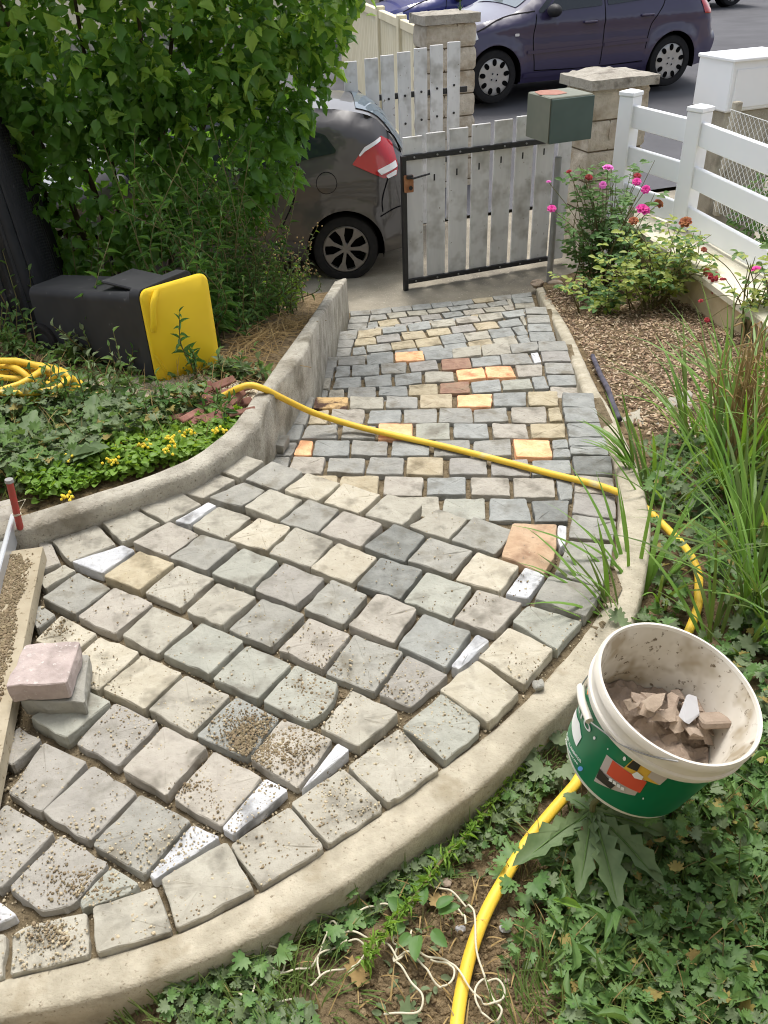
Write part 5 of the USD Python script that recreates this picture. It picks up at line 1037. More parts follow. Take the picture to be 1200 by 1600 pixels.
def leaves(T, O, Dr, Nr, ln, wd):
    """many copies of leaf T: origins O, directions Dr, face normals Nr, lengths ln, widths wd -> (vertices, faces)"""
    V, F = T; y = unit(Dr); z = unit(Nr - y * np.sum(Nr * y, 1, keepdims=True)); x = np.cross(y, z); ln = np.broadcast_to(ln, len(O)); wd = np.broadcast_to(wd, len(O))
    P = O[:, None] + V[None, :, 0:1] * (wd[:, None, None] * x[:, None]) + V[None, :, 1:2] * (ln[:, None, None] * y[:, None]) + V[None, :, 2:3] * (ln[:, None, None] * z[:, None])
    G = F[None] + (np.arange(len(O)) * len(V))[:, None, None]
    return trimesh.Trimesh(P.reshape(-1, 3), G.reshape(-1, 3), process=False)
def split_parts(name, parent, T, O, Dr, Nr, ln, wd, mats, n_parts, rest='foliage'):
    """the n_parts leaves that show largest become parts, the others one joined part"""
    ln = np.broadcast_to(ln, len(O)).copy(); wd = np.broadcast_to(wd, len(O)).copy(); mats = np.asarray(mats)
    w = (O - EYE) @ FW; size = ln * wd / np.maximum(w, .2) ** 2; px = np.array([proj(o) for o in O]); vis = (w > 0) & (px[:, 0] > 0) & (px[:, 0] < 1200) & (px[:, 1] > 0) & (px[:, 1] < 1600)
    score = np.where(vis, size, -1); 
    if rest == 'shell': pass
    order = np.argsort(-score); first = set(order[:n_parts].tolist())
    for i in order[:n_parts]:
        obj(name, leaves(T, O[i:i+1], Dr[i:i+1], Nr[i:i+1], ln[i:i+1], wd[i:i+1]), str(mats[i]), parent, smooth=True)
    r = np.array([i for i in range(len(O)) if i not in first], int)
    for mt in np.unique(mats[r]) if len(r) else []:
        s = r[mats[r] == mt]; obj('foliage', leaves(T, O[s], Dr[s], Nr[s], ln[s], wd[s]), str(mt), parent, smooth=True, kind='stuff')
def blade(p, az, ln, w, lean, curl, rng, rows=9):
    """one grass-like blade from p, heading az, leaning out and curling over"""
    h = np.array([math.cos(az), math.sin(az), 0]); s = np.array([-h[1], h[0], 0]); V, F = [], []; c = np.array(p, float); a = lean; st = ln / (rows - 1); tw = rng.uniform(-.5, .5)
    for i in range(rows):
        t = i / (rows - 1); wi = w * (.55 + .45 * min(1, t * 4)) * (1 - t ** 3) * .5 + .0004; d = h * math.sin(a) + np.array([0, 0, 1]) * math.cos(a); n = np.cross(s, d); q = s * math.cos(tw * t) + n * math.sin(tw * t)
        V += [c - q * wi, c - n * wi * .35, c + q * wi]; c = c + d * st; a += curl / (rows - 1)
    for i in range(rows - 1):
        k = 3 * i
        for e in (0, 1): F += [(k + e, k + e + 1, k + e + 4), (k + e, k + e + 4, k + e + 3)]
    return trimesh.Trimesh(V, F, process=False)
def tuft(name, label, cat, base, n, ln, w, spread, mt, seed, lean=(.05, .7), curl=(.1, 1.2), bias=None, group=None, parts=True, part_name='blade'):
    rng = np.random.default_rng(seed); t = thing(name, label, cat, base, group=group); ms = []
    for k in range(n):
        az = rng.uniform(0, 2 * math.pi) if bias is None else rng.normal(bias[0], bias[1]); r = spread * math.sqrt(rng.random())
        p = (r * math.cos(az + 1), r * math.sin(az + 1), -.01); m = blade(p, az, rng.uniform(*ln), rng.uniform(*w), rng.uniform(*lean), rng.uniform(*curl), rng)
        if parts: obj(part_name, m, mt if isinstance(mt, str) else mt[rng.integers(len(mt))], t, smooth=True)
        else: ms.append(m)
    if ms: obj('blades', cat_(ms), mt if isinstance(mt, str) else mt[0], t, smooth=True, kind='stuff')
    return t
def inpoly(rng, poly, n, fz, lift=0.0):
    """n points of the ground seen inside a sighted outline"""
    g = Polygon(poly); x0, y0, x1, y1 = g.bounds; out = []
    W = Polygon([at_f(x, y, fz)[:2] for x, y in poly]).buffer(0); a0, b0, a1, b1 = W.bounds
    while len(out) < n:
        q = np.column_stack([rng.uniform(a0, a1, 4 * n + 50), rng.uniform(b0, b1, 4 * n + 50)]); q = q[shapely.contains_xy(W, q[:, 0], q[:, 1])]; out += q.tolist()
    P = np.array(out[:n]); return P
def with_z(P, f): return np.column_stack([P, f(P[:, 0], P[:, 1])])

# ---- the big broad-leaved shrub over the car and the bins
rng = np.random.default_rng(31)
shrub = thing('hibiscus_shrub', 'big dense broad-leaved green shrub with bright young tips overhanging the grey car', 'shrub', (0, 0, 0))
CL_ = [((-2.3, 5.0, 1.25), (.75, .55, .75)), ((-1.6, 5.0, 1.45), (.75, .5, .8)), ((-.95, 5.15, 1.5), (.65, .5, .75)), ((-.36, 5.45, 1.50), (.38, .45, .55)), ((-2.4, 5.2, .5), (.7, .5, .55)), ((-1.65, 5.2, .55), (.75, .5, .62)), ((-.95, 5.4, .65), (.55, .5, .6)), ((-.62, 5.55, 1.0), (.40, .42, .5)), ((-2.9, 5.2, 1.0), (.6, .6, .9)), ((-1.5, 5.5, 2.0), (1.1, .6, .5)), ((-.42, 5.6, 1.9), (.40, .5, .4)), ((-2.6, 5.4, 1.9), (.8, .6, .5))]
for bx, by, tx, ty in ((-1.7, 5.35, -2.2, 5.3), (-1.6, 5.4, -1.5, 5.3), (-1.5, 5.35, -.9, 5.4), (-1.45, 5.45, -.5, 5.6), (-1.75, 5.45, -2.7, 5.5), (-1.3, 5.3, -1.1, 5.0), (-1.55, 5.3, -1.9, 5.1)):
    p = smooth_line([(bx, by, -.5), ((bx * 2 + tx) / 3 + .05, (by * 2 + ty) / 3, .45), ((bx + 2 * tx) / 3, (by + 2 * ty) / 3, 1.0), (tx, ty, 1.7)], 5); obj('branch', tube(p, np.linspace(.022, .007, len(p)), 7), 'wood_stem', shrub, smooth=True)
O, N_, lv = [], [], []
for ci, (c, r) in enumerate(CL_):
    c, r = np.array(c), np.array(r); n = int(2700 * (r[0] * r[2] + r[0] * r[1]) / .8)
    u = unit(rng.normal(0, 1, (n, 3))); rad = 1 - np.abs(rng.normal(0, .16, n)); lump = 1 + .22 * (meshkit.fbm(u * 3 + ci * 9, 3, ci) - .5) * 2
    O.append(c + u * r * (rad * lump)[:, None]); N_.append(unit(u / r)); lv.append(rad)
O, N_, lv = np.vstack(O), np.vstack(N_), np.hstack(lv)
# only the outer skin and a thinner inside
ins = np.max([1 - np.linalg.norm((O - np.array(c)) / np.array(r), axis=1) for c, r in CL_], axis=0)
k = (ins < .34) | (rng.random(len(O)) < .10); O, N_, ins = O[k], N_[k], ins[k]
lowcut = (O[:, 2] > .05) | (rng.random(len(O)) < .3); O, N_ = O[lowcut], N_[lowcut]
gap = meshkit.noise(O * 3.4 + 2, 5) > .22; O, N_ = O[gap], N_[gap]
n = len(O); Dr = unit(N_ * .35 + rng.normal(0, .55, (n, 3)) + np.array([0, -.15, -.1])); Nr = unit(N_ * .45 + rng.normal(0, .4, (n, 3)) + np.array([0, -.2, .9])); ln = rng.uniform(.055, .105, n); wd = ln * rng.uniform(.6, .85, n)
# the wide crown is drawn as: 300 leaves of their own, the rest joined
pm = np.where((O[:, 2] > 1.0) & (rng.random(n) < .42 * np.clip((O[:, 2] - .85) / .6, 0, 1) + .03), 'leaf_hibiscus_young', 'leaf_hibiscus')
# young shoots in whorls along the front
sh = []
for c, r in CL_:
    c, r = np.array(c), np.array(r)
    for _ in range(44):
        u = unit(rng.normal(0, 1, 3) + np.array([0, -.7, .45])); 
        if c[2] + u[2] * r[2] < .7: continue
        sh.append((c + u * r * 1.03, u))
yo, yd, yn, yl = [], [], [], []
for p, u in sh:
    for j in range(rng.integers(3, 7)):
        d = unit(u * .5 + rng.normal(0, .6, 3) + np.array([0, 0, .25])); yo.append(p + u * rng.uniform(-.05, .06)); yd.append(d); yn.append(unit(np.array([0, -.25, 1]) + rng.normal(0, .35, 3))); yl.append(rng.uniform(.055, .115))
yl = np.array(yl); split_parts('leaf', shrub, HIB, np.array(yo), np.array(yd), np.array(yn), yl, yl * rng.uniform(.55, .85, len(yl)), ['leaf_hibiscus_young'] * len(yl), 290)
for mt in ('leaf_hibiscus', 'leaf_hibiscus_young'):
    s = pm == mt; obj('foliage', leaves(HIB, O[s], Dr[s], Nr[s], ln[s], wd[s]), mt, shrub, smooth=True, kind='stuff')

# ---- leafy stems: a stem with leaves all along it
def stem_plant(name, label, cat, bases, heads, per, ln, wratio, T, mt, seed, parts=120, tilt=.5, stem_mat='stem', r0=.005, bend=.12, group=None, tip=None, lo=.15):
    rng = np.random.default_rng(seed); t = thing(name, label, cat, (0, 0, 0), group=group); O, Dv, Nv, Lv = [], [], [], []; tips = []
    for b, h in zip(bases, heads):
        b, h = np.array(b, float), np.array(h, float); m = (b + h) / 2 + rng.normal(0, bend * np.linalg.norm(h - b), 3) * np.array([1, 1, .3]); p = smooth_line([b - [0, 0, .03], (b * 2 + m) / 3 + [0, 0, .02], m, h], 5); obj('stem', tube(p, np.linspace(r0, r0 * .3, len(p)), 5), stem_mat, t, smooth=True)
        tt = np.linspace(lo, 1, per); ax = unit(np.gradient(p, axis=0))
        for j, q in enumerate(tt):
            f = q * (len(p) - 1); i = min(int(f), len(p) - 2); c = p[i] + (p[i + 1] - p[i]) * (f - i); a = j * 2.4 + rng.uniform(-.4, .4); e1_ = unit(np.cross(ax[i], [.3, .2, 1])); e2_ = np.cross(ax[i], e1_)
            rd = e1_ * math.cos(a) + e2_ * math.sin(a); d = unit(rd + ax[i] * (tilt + .8 * q ** 3) + np.array([0, 0, -.1])); O.append(c); Dv.append(d); Nv.append(unit(ax[i] * 1.0 + np.array([0, -.1, .4]) + rng.normal(0, .2, 3))); Lv.append(rng.uniform(*ln) * (1 - .45 * q ** 2))
        tips.append(p[-1])
    Lv = np.array(Lv); ms = [mt] * len(O) if isinstance(mt, str) else [mt[k] for k in rng.integers(0, len(mt), len(O))]
    split_parts('leaf', t, T, np.array(O), np.array(Dv), np.array(Nv), Lv, Lv * wratio, ms, parts)
    return t, tips
def rnd_stems(rng, poly, fz, n, h, lean, dirn=(0, 0)):
    B = with_z(inpoly(rng, poly, n, fz), fz); H = B + np.column_stack([rng.normal(dirn[0], lean, n), rng.normal(dirn[1], lean, n), rng.uniform(*h, n)]); return B, H
zlf = lambda x, y: zl(x, y); zrf = lambda x, y: zr(x, y)
rng = np.random.default_rng(5)
B, H = rnd_stems(rng, [(310, 590), (400, 600), (450, 530), (400, 500), (330, 540)], zlf, 1, (.1, .2), .1)
def field(x0, x1, y0, y1, n): q = np.column_stack([rng.uniform(x0, x1, n), rng.uniform(y0, y1, n)]); return with_z(q, gz_left)
B = field(-1.05, -.72, 3.85, 4.5, 26); H = B + np.column_stack([rng.normal(-.0, .13, 26), rng.normal(-.05, .15, 26), rng.uniform(.5, 1.05, 26)])
stem_plant('tall_weed', 'tall bushy weed with narrow drooping leaves leaning on the yellow bin lid', 'weed', B, H, 34, (.06, .11), .20, NARROW, 'leaf_willow', 1, 300, .25)
B = field(-.98, -.62, 4.5, 5.3, 34); H = B + np.column_stack([rng.normal(.02, .14, 34), rng.normal(-.05, .15, 34), rng.uniform(.45, 1.0, 34)])
stem_plant('tall_weed', 'feathery green weed clump between the drooping weed and the car wheel', 'weed', B, H, 32, (.05, .09), .18, NARROW, ['leaf_willow', 'leaf_weed'], 2, 300, .35)
B = field(-.85, -.50, 5.0, 6.2, 46); H = B + np.column_stack([rng.normal(.06, .16, 46), rng.normal(-.1, .15, 46), rng.uniform(.25, .62, 46)])
t_, tips = stem_plant('tall_weed', 'low pale weed with dry seed heads in front of the car wheel', 'weed', B, H, 24, (.03, .06), .24, LANCE, ['leaf_weed', 'leaf_weed_dull', 'leaf_clover'], 3, 300, .5)
sd_ = [ico(.006, 1, i).apply_translation(tp + rng.normal(0, .02, 3)) for i, tp in enumerate(tips) for _ in range(4)]
obj('seed_heads', cat_(sd_), 'dry_stalk', t_, kind='stuff')
B = field(-.98, -.62, 3.95, 5.4, 44); H = B + np.column_stack([rng.normal(.04, .1, 44), rng.normal(-.08, .1, 44), rng.uniform(.15, .45, 44)])
stem_plant('low_weed', 'low tangle of green weeds along the back of the low wall beside the bin', 'weed', B, H, 20, (.035, .065), .3, LANCE, ['leaf_weed', 'leaf_willow'], 8, 300, .5)
B = with_z(np.array([at(260, 588, .0)[:2] + rng.normal(0, .01, 2) for _ in range(2)]), gz_left); hd_ = [at_y(283, 480, B[0][1] - .12), at_y(300, 520, B[0][1] - .1)]
B = [np.array([at(312, 592, 0)[0], at(312, 592, 0)[1] - .05, zl(*at(312, 592, 0)[:2])])] ; yb = B[0][1] - .10
stem_plant('weed_sprig', 'leafy weed sprig standing in front of the yellow bin lid', 'weed', B * 2, [at_y(280, 488, yb), at_y(300, 545, yb)], 16, (.05, .075), .26, LANCE, 'leaf_willow', 4, 40, .4, lo=.4)
# leafy weeds round the coil and the bins
WD = [((60, 470), 'slender pale weed growing behind the fallen bin at the far left', (.25, .42), .5, 4, -.10), ((165, 430), 'leafy weed tops rising just behind the fallen bin body', (.3, .5), .45, 6, .3), ((230, 575), 'broad-leaved young weed just left of the yellow lid foot', (.10, .17), .1, 5, 0), ((130, 560), 'low leafy weeds along the foot of the fallen bin', (.10, .22), .12, 14, 0), ((30, 545), 'weeds at the foot of the compost bin', (.10, .25), .12, 12, 0), ((180, 640), 'tall leafy weed in front of the gravel strip', (.18, .32), .12, 9, 0), ((95, 650), 'leafy weed covering the front of the hose coil', (.12, .24), .14, 12, 0), ((20, 660), 'leafy weed at the left edge before the hose coil', (.10, .22), .14, 10, 0), ((330, 655), 'grey-green weed among the broken tiles', (.06, .14), .08, 7, 0), ((375, 590), 'small weeds at the foot of the drooping weed beside the wall', (.06, .14), .10, 10, 0), ((245, 660), 'grey-leaved weed in the middle of the left bed', (.08, .16), .12, 8, 0)]
for i, ((x, y), lb, h, sp_, n, up) in enumerate(WD):
    p = at(x, y, 0.0) if i not in (0, 1) else at(x, y + 40, .0)
    q = p[:2] + rng.normal(0, sp_ * .45, (n, 2)) * ([1, .7] if i > 1 else [.35, .3]); B = with_z(q, gz_left); H = B + np.column_stack([rng.normal(0, .05, n), rng.normal(-.02, .05, n), rng.uniform(*h, n)])
    stem_plant('leafy_weed', lb, 'weed', B, H, 11, (.035, .075), .40 if i % 3 else .5, LANCE if i % 2 else OVAL, ['leaf_weed', 'leaf_weed_dull'] if i % 2 else ['leaf_weed', 'leaf_willow'], 40 + i, 110, .5)
# dry litter beside the wall
rl = np.random.default_rng(77); P = with_z(inpoly(rl, [(330, 600), (400, 612), (480, 500), (440, 500), (340, 560)], 240, zlf), gz_left)
ms = [tube(smooth_line([p, p + rl.normal(0, .04, 3) * [1, 1, .3] + [0, 0, .03], p + rl.normal(0, .09, 3) * [1, 1, .2] + [0, 0, .015]], 3), .0016, 4, False) for p in P]
obj('dry_litter', cat_(ms), 'dry_stalk', label='dry stalks and dead stems littering the ground beside the low wall', cat='dead stems', kind='stuff')
# ground cover of the left bed: bright round leaves near the wall, duller lobed ones behind
HOSE_LINE = shapely.LineString(np.array(smooth_line(hose_a, 10))[:, :2])
def cover(name, label, polys, n, T, mt, ln, wr, fz, gz, seed, h=(.01, .06), up=.7, cat='ground cover', thin=None):
    rng = np.random.default_rng(seed); P = np.vstack([inpoly(rng, pl, m, fz) for pl, m in zip(polys, n)])
    if thin is not None: P = P[meshkit.noise(np.column_stack([P * thin[0], 0 * P[:, :1]]), seed) > thin[1]]
    if gz is gz_right: P = P[shapely.distance(HOSE_LINE, shapely.points(P)) > .045]
    m = len(P); hh = rng.uniform(*h, m) * (.4 + 1.2 * meshkit.noise(np.column_stack([P * 5, 0 * P[:, :1]]), seed + 1)); O = with_z(P, gz); O[:, 2] += hh
    D = unit(np.column_stack([rng.normal(0, 1, (m, 2)), rng.normal(.15, .3, m)])); N = unit(np.column_stack([rng.normal(0, .4, (m, 2)), np.full(m, up)])); L = rng.uniform(*ln, m)
    mts = [mt] if isinstance(mt, str) else mt; which = rng.choice(len(mts), m, p=np.r_[[.5] + [.42 / max(1, len(mts) - 2)] * (len(mts) - 2), [.08]] if len(mts) > 2 else None); 
    for k, mk in enumerate(mts):
        s = which == k; obj(name, leaves(T, O[s], D[s], N[s], L[s], L[s] * wr), mk, smooth=True, kind='stuff', label=label + ('' if k == 0 else ', ' + {1: 'duller leaves', 2: 'paler leaves', 3: 'yellowed leaves'}[k if k < len(mts) - 1 or len(mts) < 3 else 3]), cat=cat)
LB = [(0, 700), (120, 650), (390, 640), (385, 668), (330, 715), (230, 745), (40, 798), (0, 800)]
cover('ground_cover', 'bright low stonecrop carpet along the back of the low wall', [[(60, 790), (30, 760), (200, 690), (330, 655), (385, 650), (380, 672), (330, 715), (230, 745)]], [3600], ROUND, 'leaf_clover', (.018, .034), .8, zlf, gz_left, 3, (.01, .07))
cover('ground_cover', 'dull lobed weeds carpeting the left bed', [[(-40, 640), (330, 640), (230, 700), (30, 775), (-60, 800)]], [1900], PALM, ['leaf_weed', 'leaf_weed_dull', 'leaf_yellowed'], (.020, .05), .95, zlf, gz_left, 4, (.0, .10))
cover('ground_cover', 'sparse low weeds on the ground round the bins', [[(-40, 560), (150, 540), (400, 600), (300, 612), (-40, 640)]], [900], OVAL, 'leaf_weed', (.02, .05), .5, zlf, gz_left, 6, (0, .06))
sdm = thing('stonecrop', 'yellow flower heads scattered over the bright stonecrop carpet', 'flowers')
for x, y in ((185, 692), (210, 695), (225, 694), (275, 682), (290, 676), (285, 690), (265, 684), (296, 683), (265, 703), (286, 715), (345, 671), (322, 673), (175, 720), (85, 750), (107, 777), (42, 790), (108, 716), (240, 700))[::2]:
    p = at_f(x, y, lambda a, b: zl(a, b) + .075); fm = cat_([ico(.006, 0, k).apply_translation(p + rng.normal(0, .014, 3) * [1, 1, .4]) for k in range(13)]); obj('flower_head', fm, 'flower_yellow', sdm)
for i, (x, y, lb) in enumerate([(38, 722, 'big grey-green thistle leaf rosette at the left edge of the bed'), (150, 690, 'grey thistle rosette in the middle of the bed'), (95, 735, 'thistle leaves just above the low wall near the red rod')]):
    p = at_f(x, y, zlf); rt = np.random.default_rng(90 + i); t = thing('thistle', lb, 'thistle', p)
    for k in range(8):
        a = rt.uniform(0, 6.28); d = np.array([[math.cos(a), math.sin(a), rt.uniform(.1, .7)]]); obj('leaf', leaves(THIS, np.array([[0, 0, .03]]), d, np.array([[0, 0, 1.0]]) + rt.normal(0, .2, (1, 3)), rt.uniform(.14, .22), rt.uniform(.13, .18)), 'leaf_thistle', t, smooth=True)
# gravel strip
rg = np.random.default_rng(15); P = with_z(inpoly(rg, [(-60, 630), (-60, 595), (170, 590), (330, 590), (412, 606), (395, 640), (300, 655), (170, 640)], 6500, zlf), gz_left); sc = rg.uniform(.004, .010, len(P)); P[:, 2] += sc * .4
inst('gravel', None, pal, P, rand_quats(rg, len(P)), sc, rg.integers(0, 3, len(P)), ['gravel_stone'] * 3, label='pale gravel strip between the bins and the left bed', cat='gravel', kind='stuff')
# ---- right side: bark bed
rg = np.random.default_rng(16)
chips = []
for k in range(5):
    pts = rg.uniform(-1, 1, (9, 3)) * [1, .55, .16]; chips.append(trimesh.convex.convex_hull(pts))
BEDP = [(850, 462), (872, 446), (960, 440), (1060, 452), (1150, 510), (1250, 600), (1200, 660), (1090, 690), (1000, 680), (950, 618), (910, 545)]
P = with_z(inpoly(rg, BEDP, 13000, zrf), gz_right); sc = rg.uniform(.007, .019, len(P)); P[:, 2] += rg.uniform(.0, .02, len(P))
inst('bark_mulch', None, chips, P, rand_quats(rg, len(P), .6), sc, rg.integers(0, 5, len(P)), [f'bark_{k}' for k in range(5)], label='brown bark chips covering the bed between the path and the cream wall', cat='bark mulch', kind='stuff')

# ---- roses
def rose(name, label, base, n, h, spread, mt, seed, flowers, per=8):
    rng = np.random.default_rng(seed); t = thing(name, label, 'rose bush', (0, 0, 0)); O, Dv, Nv, Lv = [], [], [], []
    for k in range(n):
        b = np.array(base) + np.append(rng.normal(0, .07, 2), -.02); a = rng.uniform(0, 6.28); r = spread * math.sqrt(rng.random()); hd = b + np.array([r * math.cos(a), r * math.sin(a) * .8, rng.uniform(*h)]); p = smooth_line([b, b * .55 + hd * .45 + np.append(rng.normal(0, .05, 2), .05), hd], 6)
        obj('cane', tube(p, np.linspace(.006, .002, len(p)), 5), 'stem', t, smooth=True)
        for j in range(per):
            f = (.25 + .75 * (j + rng.random()) / per) * (len(p) - 1); i = min(int(f), len(p) - 2); c = p[i] + (p[i + 1] - p[i]) * (f - i); az = rng.uniform(0, 6.28); d = unit(np.array([math.cos(az), math.sin(az), rng.uniform(.0, .6)])); s = np.cross(d, [0, 0, 1.0])
            for q, (al, sd) in enumerate(((.10, 0), (.075, 1), (.075, -1), (.04, 1), (.04, -1))):
                O.append(c + d * al); Dv.append(unit(d * (1 if sd == 0 else .55) + s * sd * .9)); Nv.append(unit(np.array([0, -.15, 1]) + rng.normal(0, .3, 3))); Lv.append(rng.uniform(.035, .062))
    Lv = np.array(Lv); ms = [mt[k] for k in rng.choice(len(mt), len(Lv))]
    split_parts('leaf', t, OVAL, np.array(O), np.array(Dv), np.array(Nv), Lv, Lv * .72, ms, 290)
    for (x, y, yy, r, mk) in flowers:
        p = at_y(x, y, yy); up = unit(np.array([0, -.5, .8]) + rng.normal(0, .2, 3)); obj('cane', tube(smooth_line([np.array(base) + [0, 0, .2], (p + np.array(base)) / 2 + [0, 0, .15], p], 5), .0025, 4), 'stem', t)
        fo = []
        for ring, (nn, rr, tl) in enumerate(((7, 1, .15), (6, .75, .6), (5, .5, 1.2), (3, .3, 2.2))):
            for k in range(nn):
                a = 6.28 * k / nn + ring; e1_, e2_, _ = frame(up)[0], frame(up)[1], 0; d = unit(e1_ * math.cos(a) + e2_ * math.sin(a) + up * tl); fo.append(leaves(ROUND, p[None], d[None], (up * 1.0 - d * .2)[None], r * rr, r * rr * .9))
        obj('flower', cat_(fo), mk, t, smooth=True)
    return t
b = at_y(936, 455, 6.5); b1 = np.array([b[0], 6.5, zr(b[0], 6.5)])
rose('rose_bush', 'tall green rose bush with pink blooms in front of the letter box pillar', b1, 34, (.45, .98), .36, ['leaf_rose', 'leaf_rose', 'leaf_weed'], 51, [(950, 262, 6.5, .045, 'petal_light'), (1005, 327, 6.2, .055, 'petal_pink'), (995, 284, 6.3, .035, 'petal_pink'), (1009, 296, 6.3, .035, 'petal_pink'), (862, 326, 6.2, .035, 'petal_pink'), (942, 289, 6.4, .03, 'petal_light'), (889, 268, 6.5, .022, 'petal_red'), (920, 277, 6.5, .03, 'petal_red'), (1029, 318, 6.3, .04, 'petal_dry'), (857, 284, 6.3, .02, 'petal_light'), (996, 275, 6.4, .03, 'petal_red')], 9)
b = at_y(1005, 500, 5.9); b2 = np.array([b[0], 5.75, zr(b[0], 5.75)])
rose('rose_bush', 'lower lime-green rose bush with dry flower heads against the cream wall', b2, 26, (.3, .62), .40, ['leaf_rose_lime', 'leaf_rose', 'leaf_rose_lime'], 52, [(1071, 347, 5.7, .045, 'petal_dry'), (1115, 432, 5.4, .04, 'petal_red'), (1120, 452, 5.4, .05, 'petal_red'), (1130, 442, 5.4, .04, 'petal_red'), (1104, 425, 5.5, .03, 'petal_dry'), (990, 345, 5.6, .035, 'petal_dry')], 8)
b = at_y(1150, 540, 5.0); b3 = np.array([b[0], 4.9, zr(b[0], 4.9)])
rose('rose_bush', 'thin straggling rose with bare stems and one red bud at the right edge', b3, 14, (.3, .75), .30, ['leaf_rose_lime', 'leaf_weed'], 53, [(1181, 420, 4.9, .03, 'petal_pink'), (1130, 540, 4.8, .03, 'petal_red'), (1105, 500, 4.9, .02, 'petal_red'), (1095, 470, 5.0, .018, 'petal_red'), (1100, 390, 4.9, .02, 'petal_dry')], 3)
b = at_y(930, 470, 6.0); rose('rose_bush', 'small low rose shoot at the front of the bark bed', np.array([b[0], 5.85, zr(b[0], 5.85)]), 9, (.10, .3), .22, ['leaf_rose', 'leaf_rose_lime'], 54, [], 7)
# shrub and hedge beyond the chain-link fence
def bush(name, label, c, r, n, mt, T, ln, seed, cat='shrub'):
    rng = np.random.default_rng(seed); t = thing(name, label, cat, c); u = unit(rng.normal(0, 1, (n, 3))); O = u * np.array(r) * ((1 - np.abs(rng.normal(0, .2, n))) * (1 + .3 * (meshkit.fbm(u * 3, 3, seed) - .5)))[:, None]; L = rng.uniform(*ln, n)
    obj('foliage', leaves(T, O, unit(u * .5 + rng.normal(0, .6, (n, 3))), unit(rng.normal(0, .4, (n, 3)) + [0, -.1, .9]), L, L * .5), mt, t, smooth=True, kind='stuff')
    for k in range(4): obj('stem', tube([(0, 0, -r[2] * 1.3), O[k * 7] * .7], [.012, .004], 5), 'wood_stem', t)
pb = at(1185, 385, -.45); bush('low_shrub', 'dark green shrub beyond the chain-link fence at the right edge', (pb[0] + .5, pb[1] + .5, -.35), (.55, .45, .40), 1500, 'leaf_rose', OVAL, (.03, .06), 61)

# ---- tall grass clumps at the right
GR = [((1012, 935), 24, (.30, .55), 'lush grass clump just behind the paint bucket', None), ((1185, 965), 30, (.38, .65), 'grass clump behind the right rim of the bucket', None), ((1180, 880), 40, (.4, .7), 'grass clump at the right edge above the bucket', None), ((1035, 790), 20, (.26, .42), 'upright grass clump just right of the hose bend', None), ((1130, 770), 44, (.45, .75), 'tall iris-like grass clump in front of the dry stalks', None), ((1190, 740), 44, (.5, .85), 'tallest grass clump at the right edge of the picture', None), ((1085, 690), 36, (.35, .6), 'grass clump beside the pinkish stone', None), ((1010, 745), 22, (.22, .40), 'small grass shoots leaning over the kerb by the hose', (2.9, .7)), ((975, 985), 20, (.28, .46), 'grass blades sprawling across the kerb beside the bucket', (2.7, .6)), ((1195, 985), 30, (.35, .6), 'grass clump just right of the bucket', None), ((1140, 1010), 16, (.25, .42), 'low grass blades at the back of the bucket', None), ((1150, 640), 30, (.4, .65), 'grass clump behind the dry stalks at the right', None)]
for i, ((x, y), n, ln, lb, bias) in enumerate(GR):
    p = at_f(x, y, zrf); tuft('grass_clump', lb, 'grass clump', p, n, ln, (.009, .017), .07, ['leaf_blade', 'leaf_blade', 'grass'], 200 + i, (.05, .65), (.15, 1.5), bias)
for i, ((x, y), n, h, lb) in enumerate([((1132, 735), 46, (.35, .62), 'bundle of dry brown stalks standing among the tall grass'), ((1165, 745), 26, (.3, .5), 'thin dry stalks right of the brown bundle')]):
    p = at_f(x, y, zrf); rs = np.random.default_rng(300 + i); t = thing('dry_stalks', lb, 'dry stalks', p)
    for k in range(n):
        q = rs.normal(0, .025, 2); hd = np.array([q[0] * 2.6 + rs.normal(0, .05), q[1] * 2.6 + rs.normal(0, .05), rs.uniform(*h)]); m = hd * .55 + np.append(rs.normal(0, .02, 2), 0); obj('stalk', tube(smooth_line([(q[0], q[1], -.02), m, hd, hd + np.append(rs.normal(0, .05, 2), rs.uniform(-.05, .04))], 3), rs.uniform(.0015, .0035), 4), 'dry_stalk', t)
# ---- weeds on the ground at the right and in the foreground
CRN = [(850, 1450), (840, 1330), (900, 1260), (1100, 1230), (1650, 1150), (1650, 1660), (880, 1660)]
cover('ground_cover', 'lobed green weeds under the tall grass on the right', [[(1000, 800), (1010, 700), (1100, 690), (1700, 760), (1700, 1250), (1110, 1010), (1030, 960)], [(950, 1010), (1030, 960), (1110, 1010), (1400, 1170), (1100, 1240), (910, 1260)]], [4200, 900], PALM, ['leaf_celandine', 'leaf_weed_dull', 'leaf_yellowed'], (.022, .05), .95, zrf, gz_right, 11, (.0, .10))
cover('ground_cover', 'carpet of lobed celandine-like leaves in the lower right corner', [CRN], [5200], PALM, ['leaf_celandine', 'leaf_weed_dull', 'leaf_weed', 'leaf_yellowed'], (.014, .038), .95, zrf, gz_right, 12, (.0, .12))
cover('ground_cover', 'narrow-leaved weeds among the lobed ones at the lower right', [CRN], [1300], LANCE, ['leaf_weed', 'leaf_celandine', 'leaf_clover'], (.03, .07), .28, zrf, gz_right, 15, (.01, .10), up=.4)
cover('ground_cover', 'low weeds along the outer foot of the curved kerb', [[(330, 1660), (250, 1570), (420, 1480), (560, 1395), (740, 1265), (890, 1125), (910, 1210), (780, 1320), (660, 1400), (560, 1450), (480, 1560), (500, 1660)]], [1300], PALM, ['leaf_celandine', 'leaf_weed_dull'], (.014, .03), .9, zrf, gz_right, 13, (0, .04), thin=(9, .38))
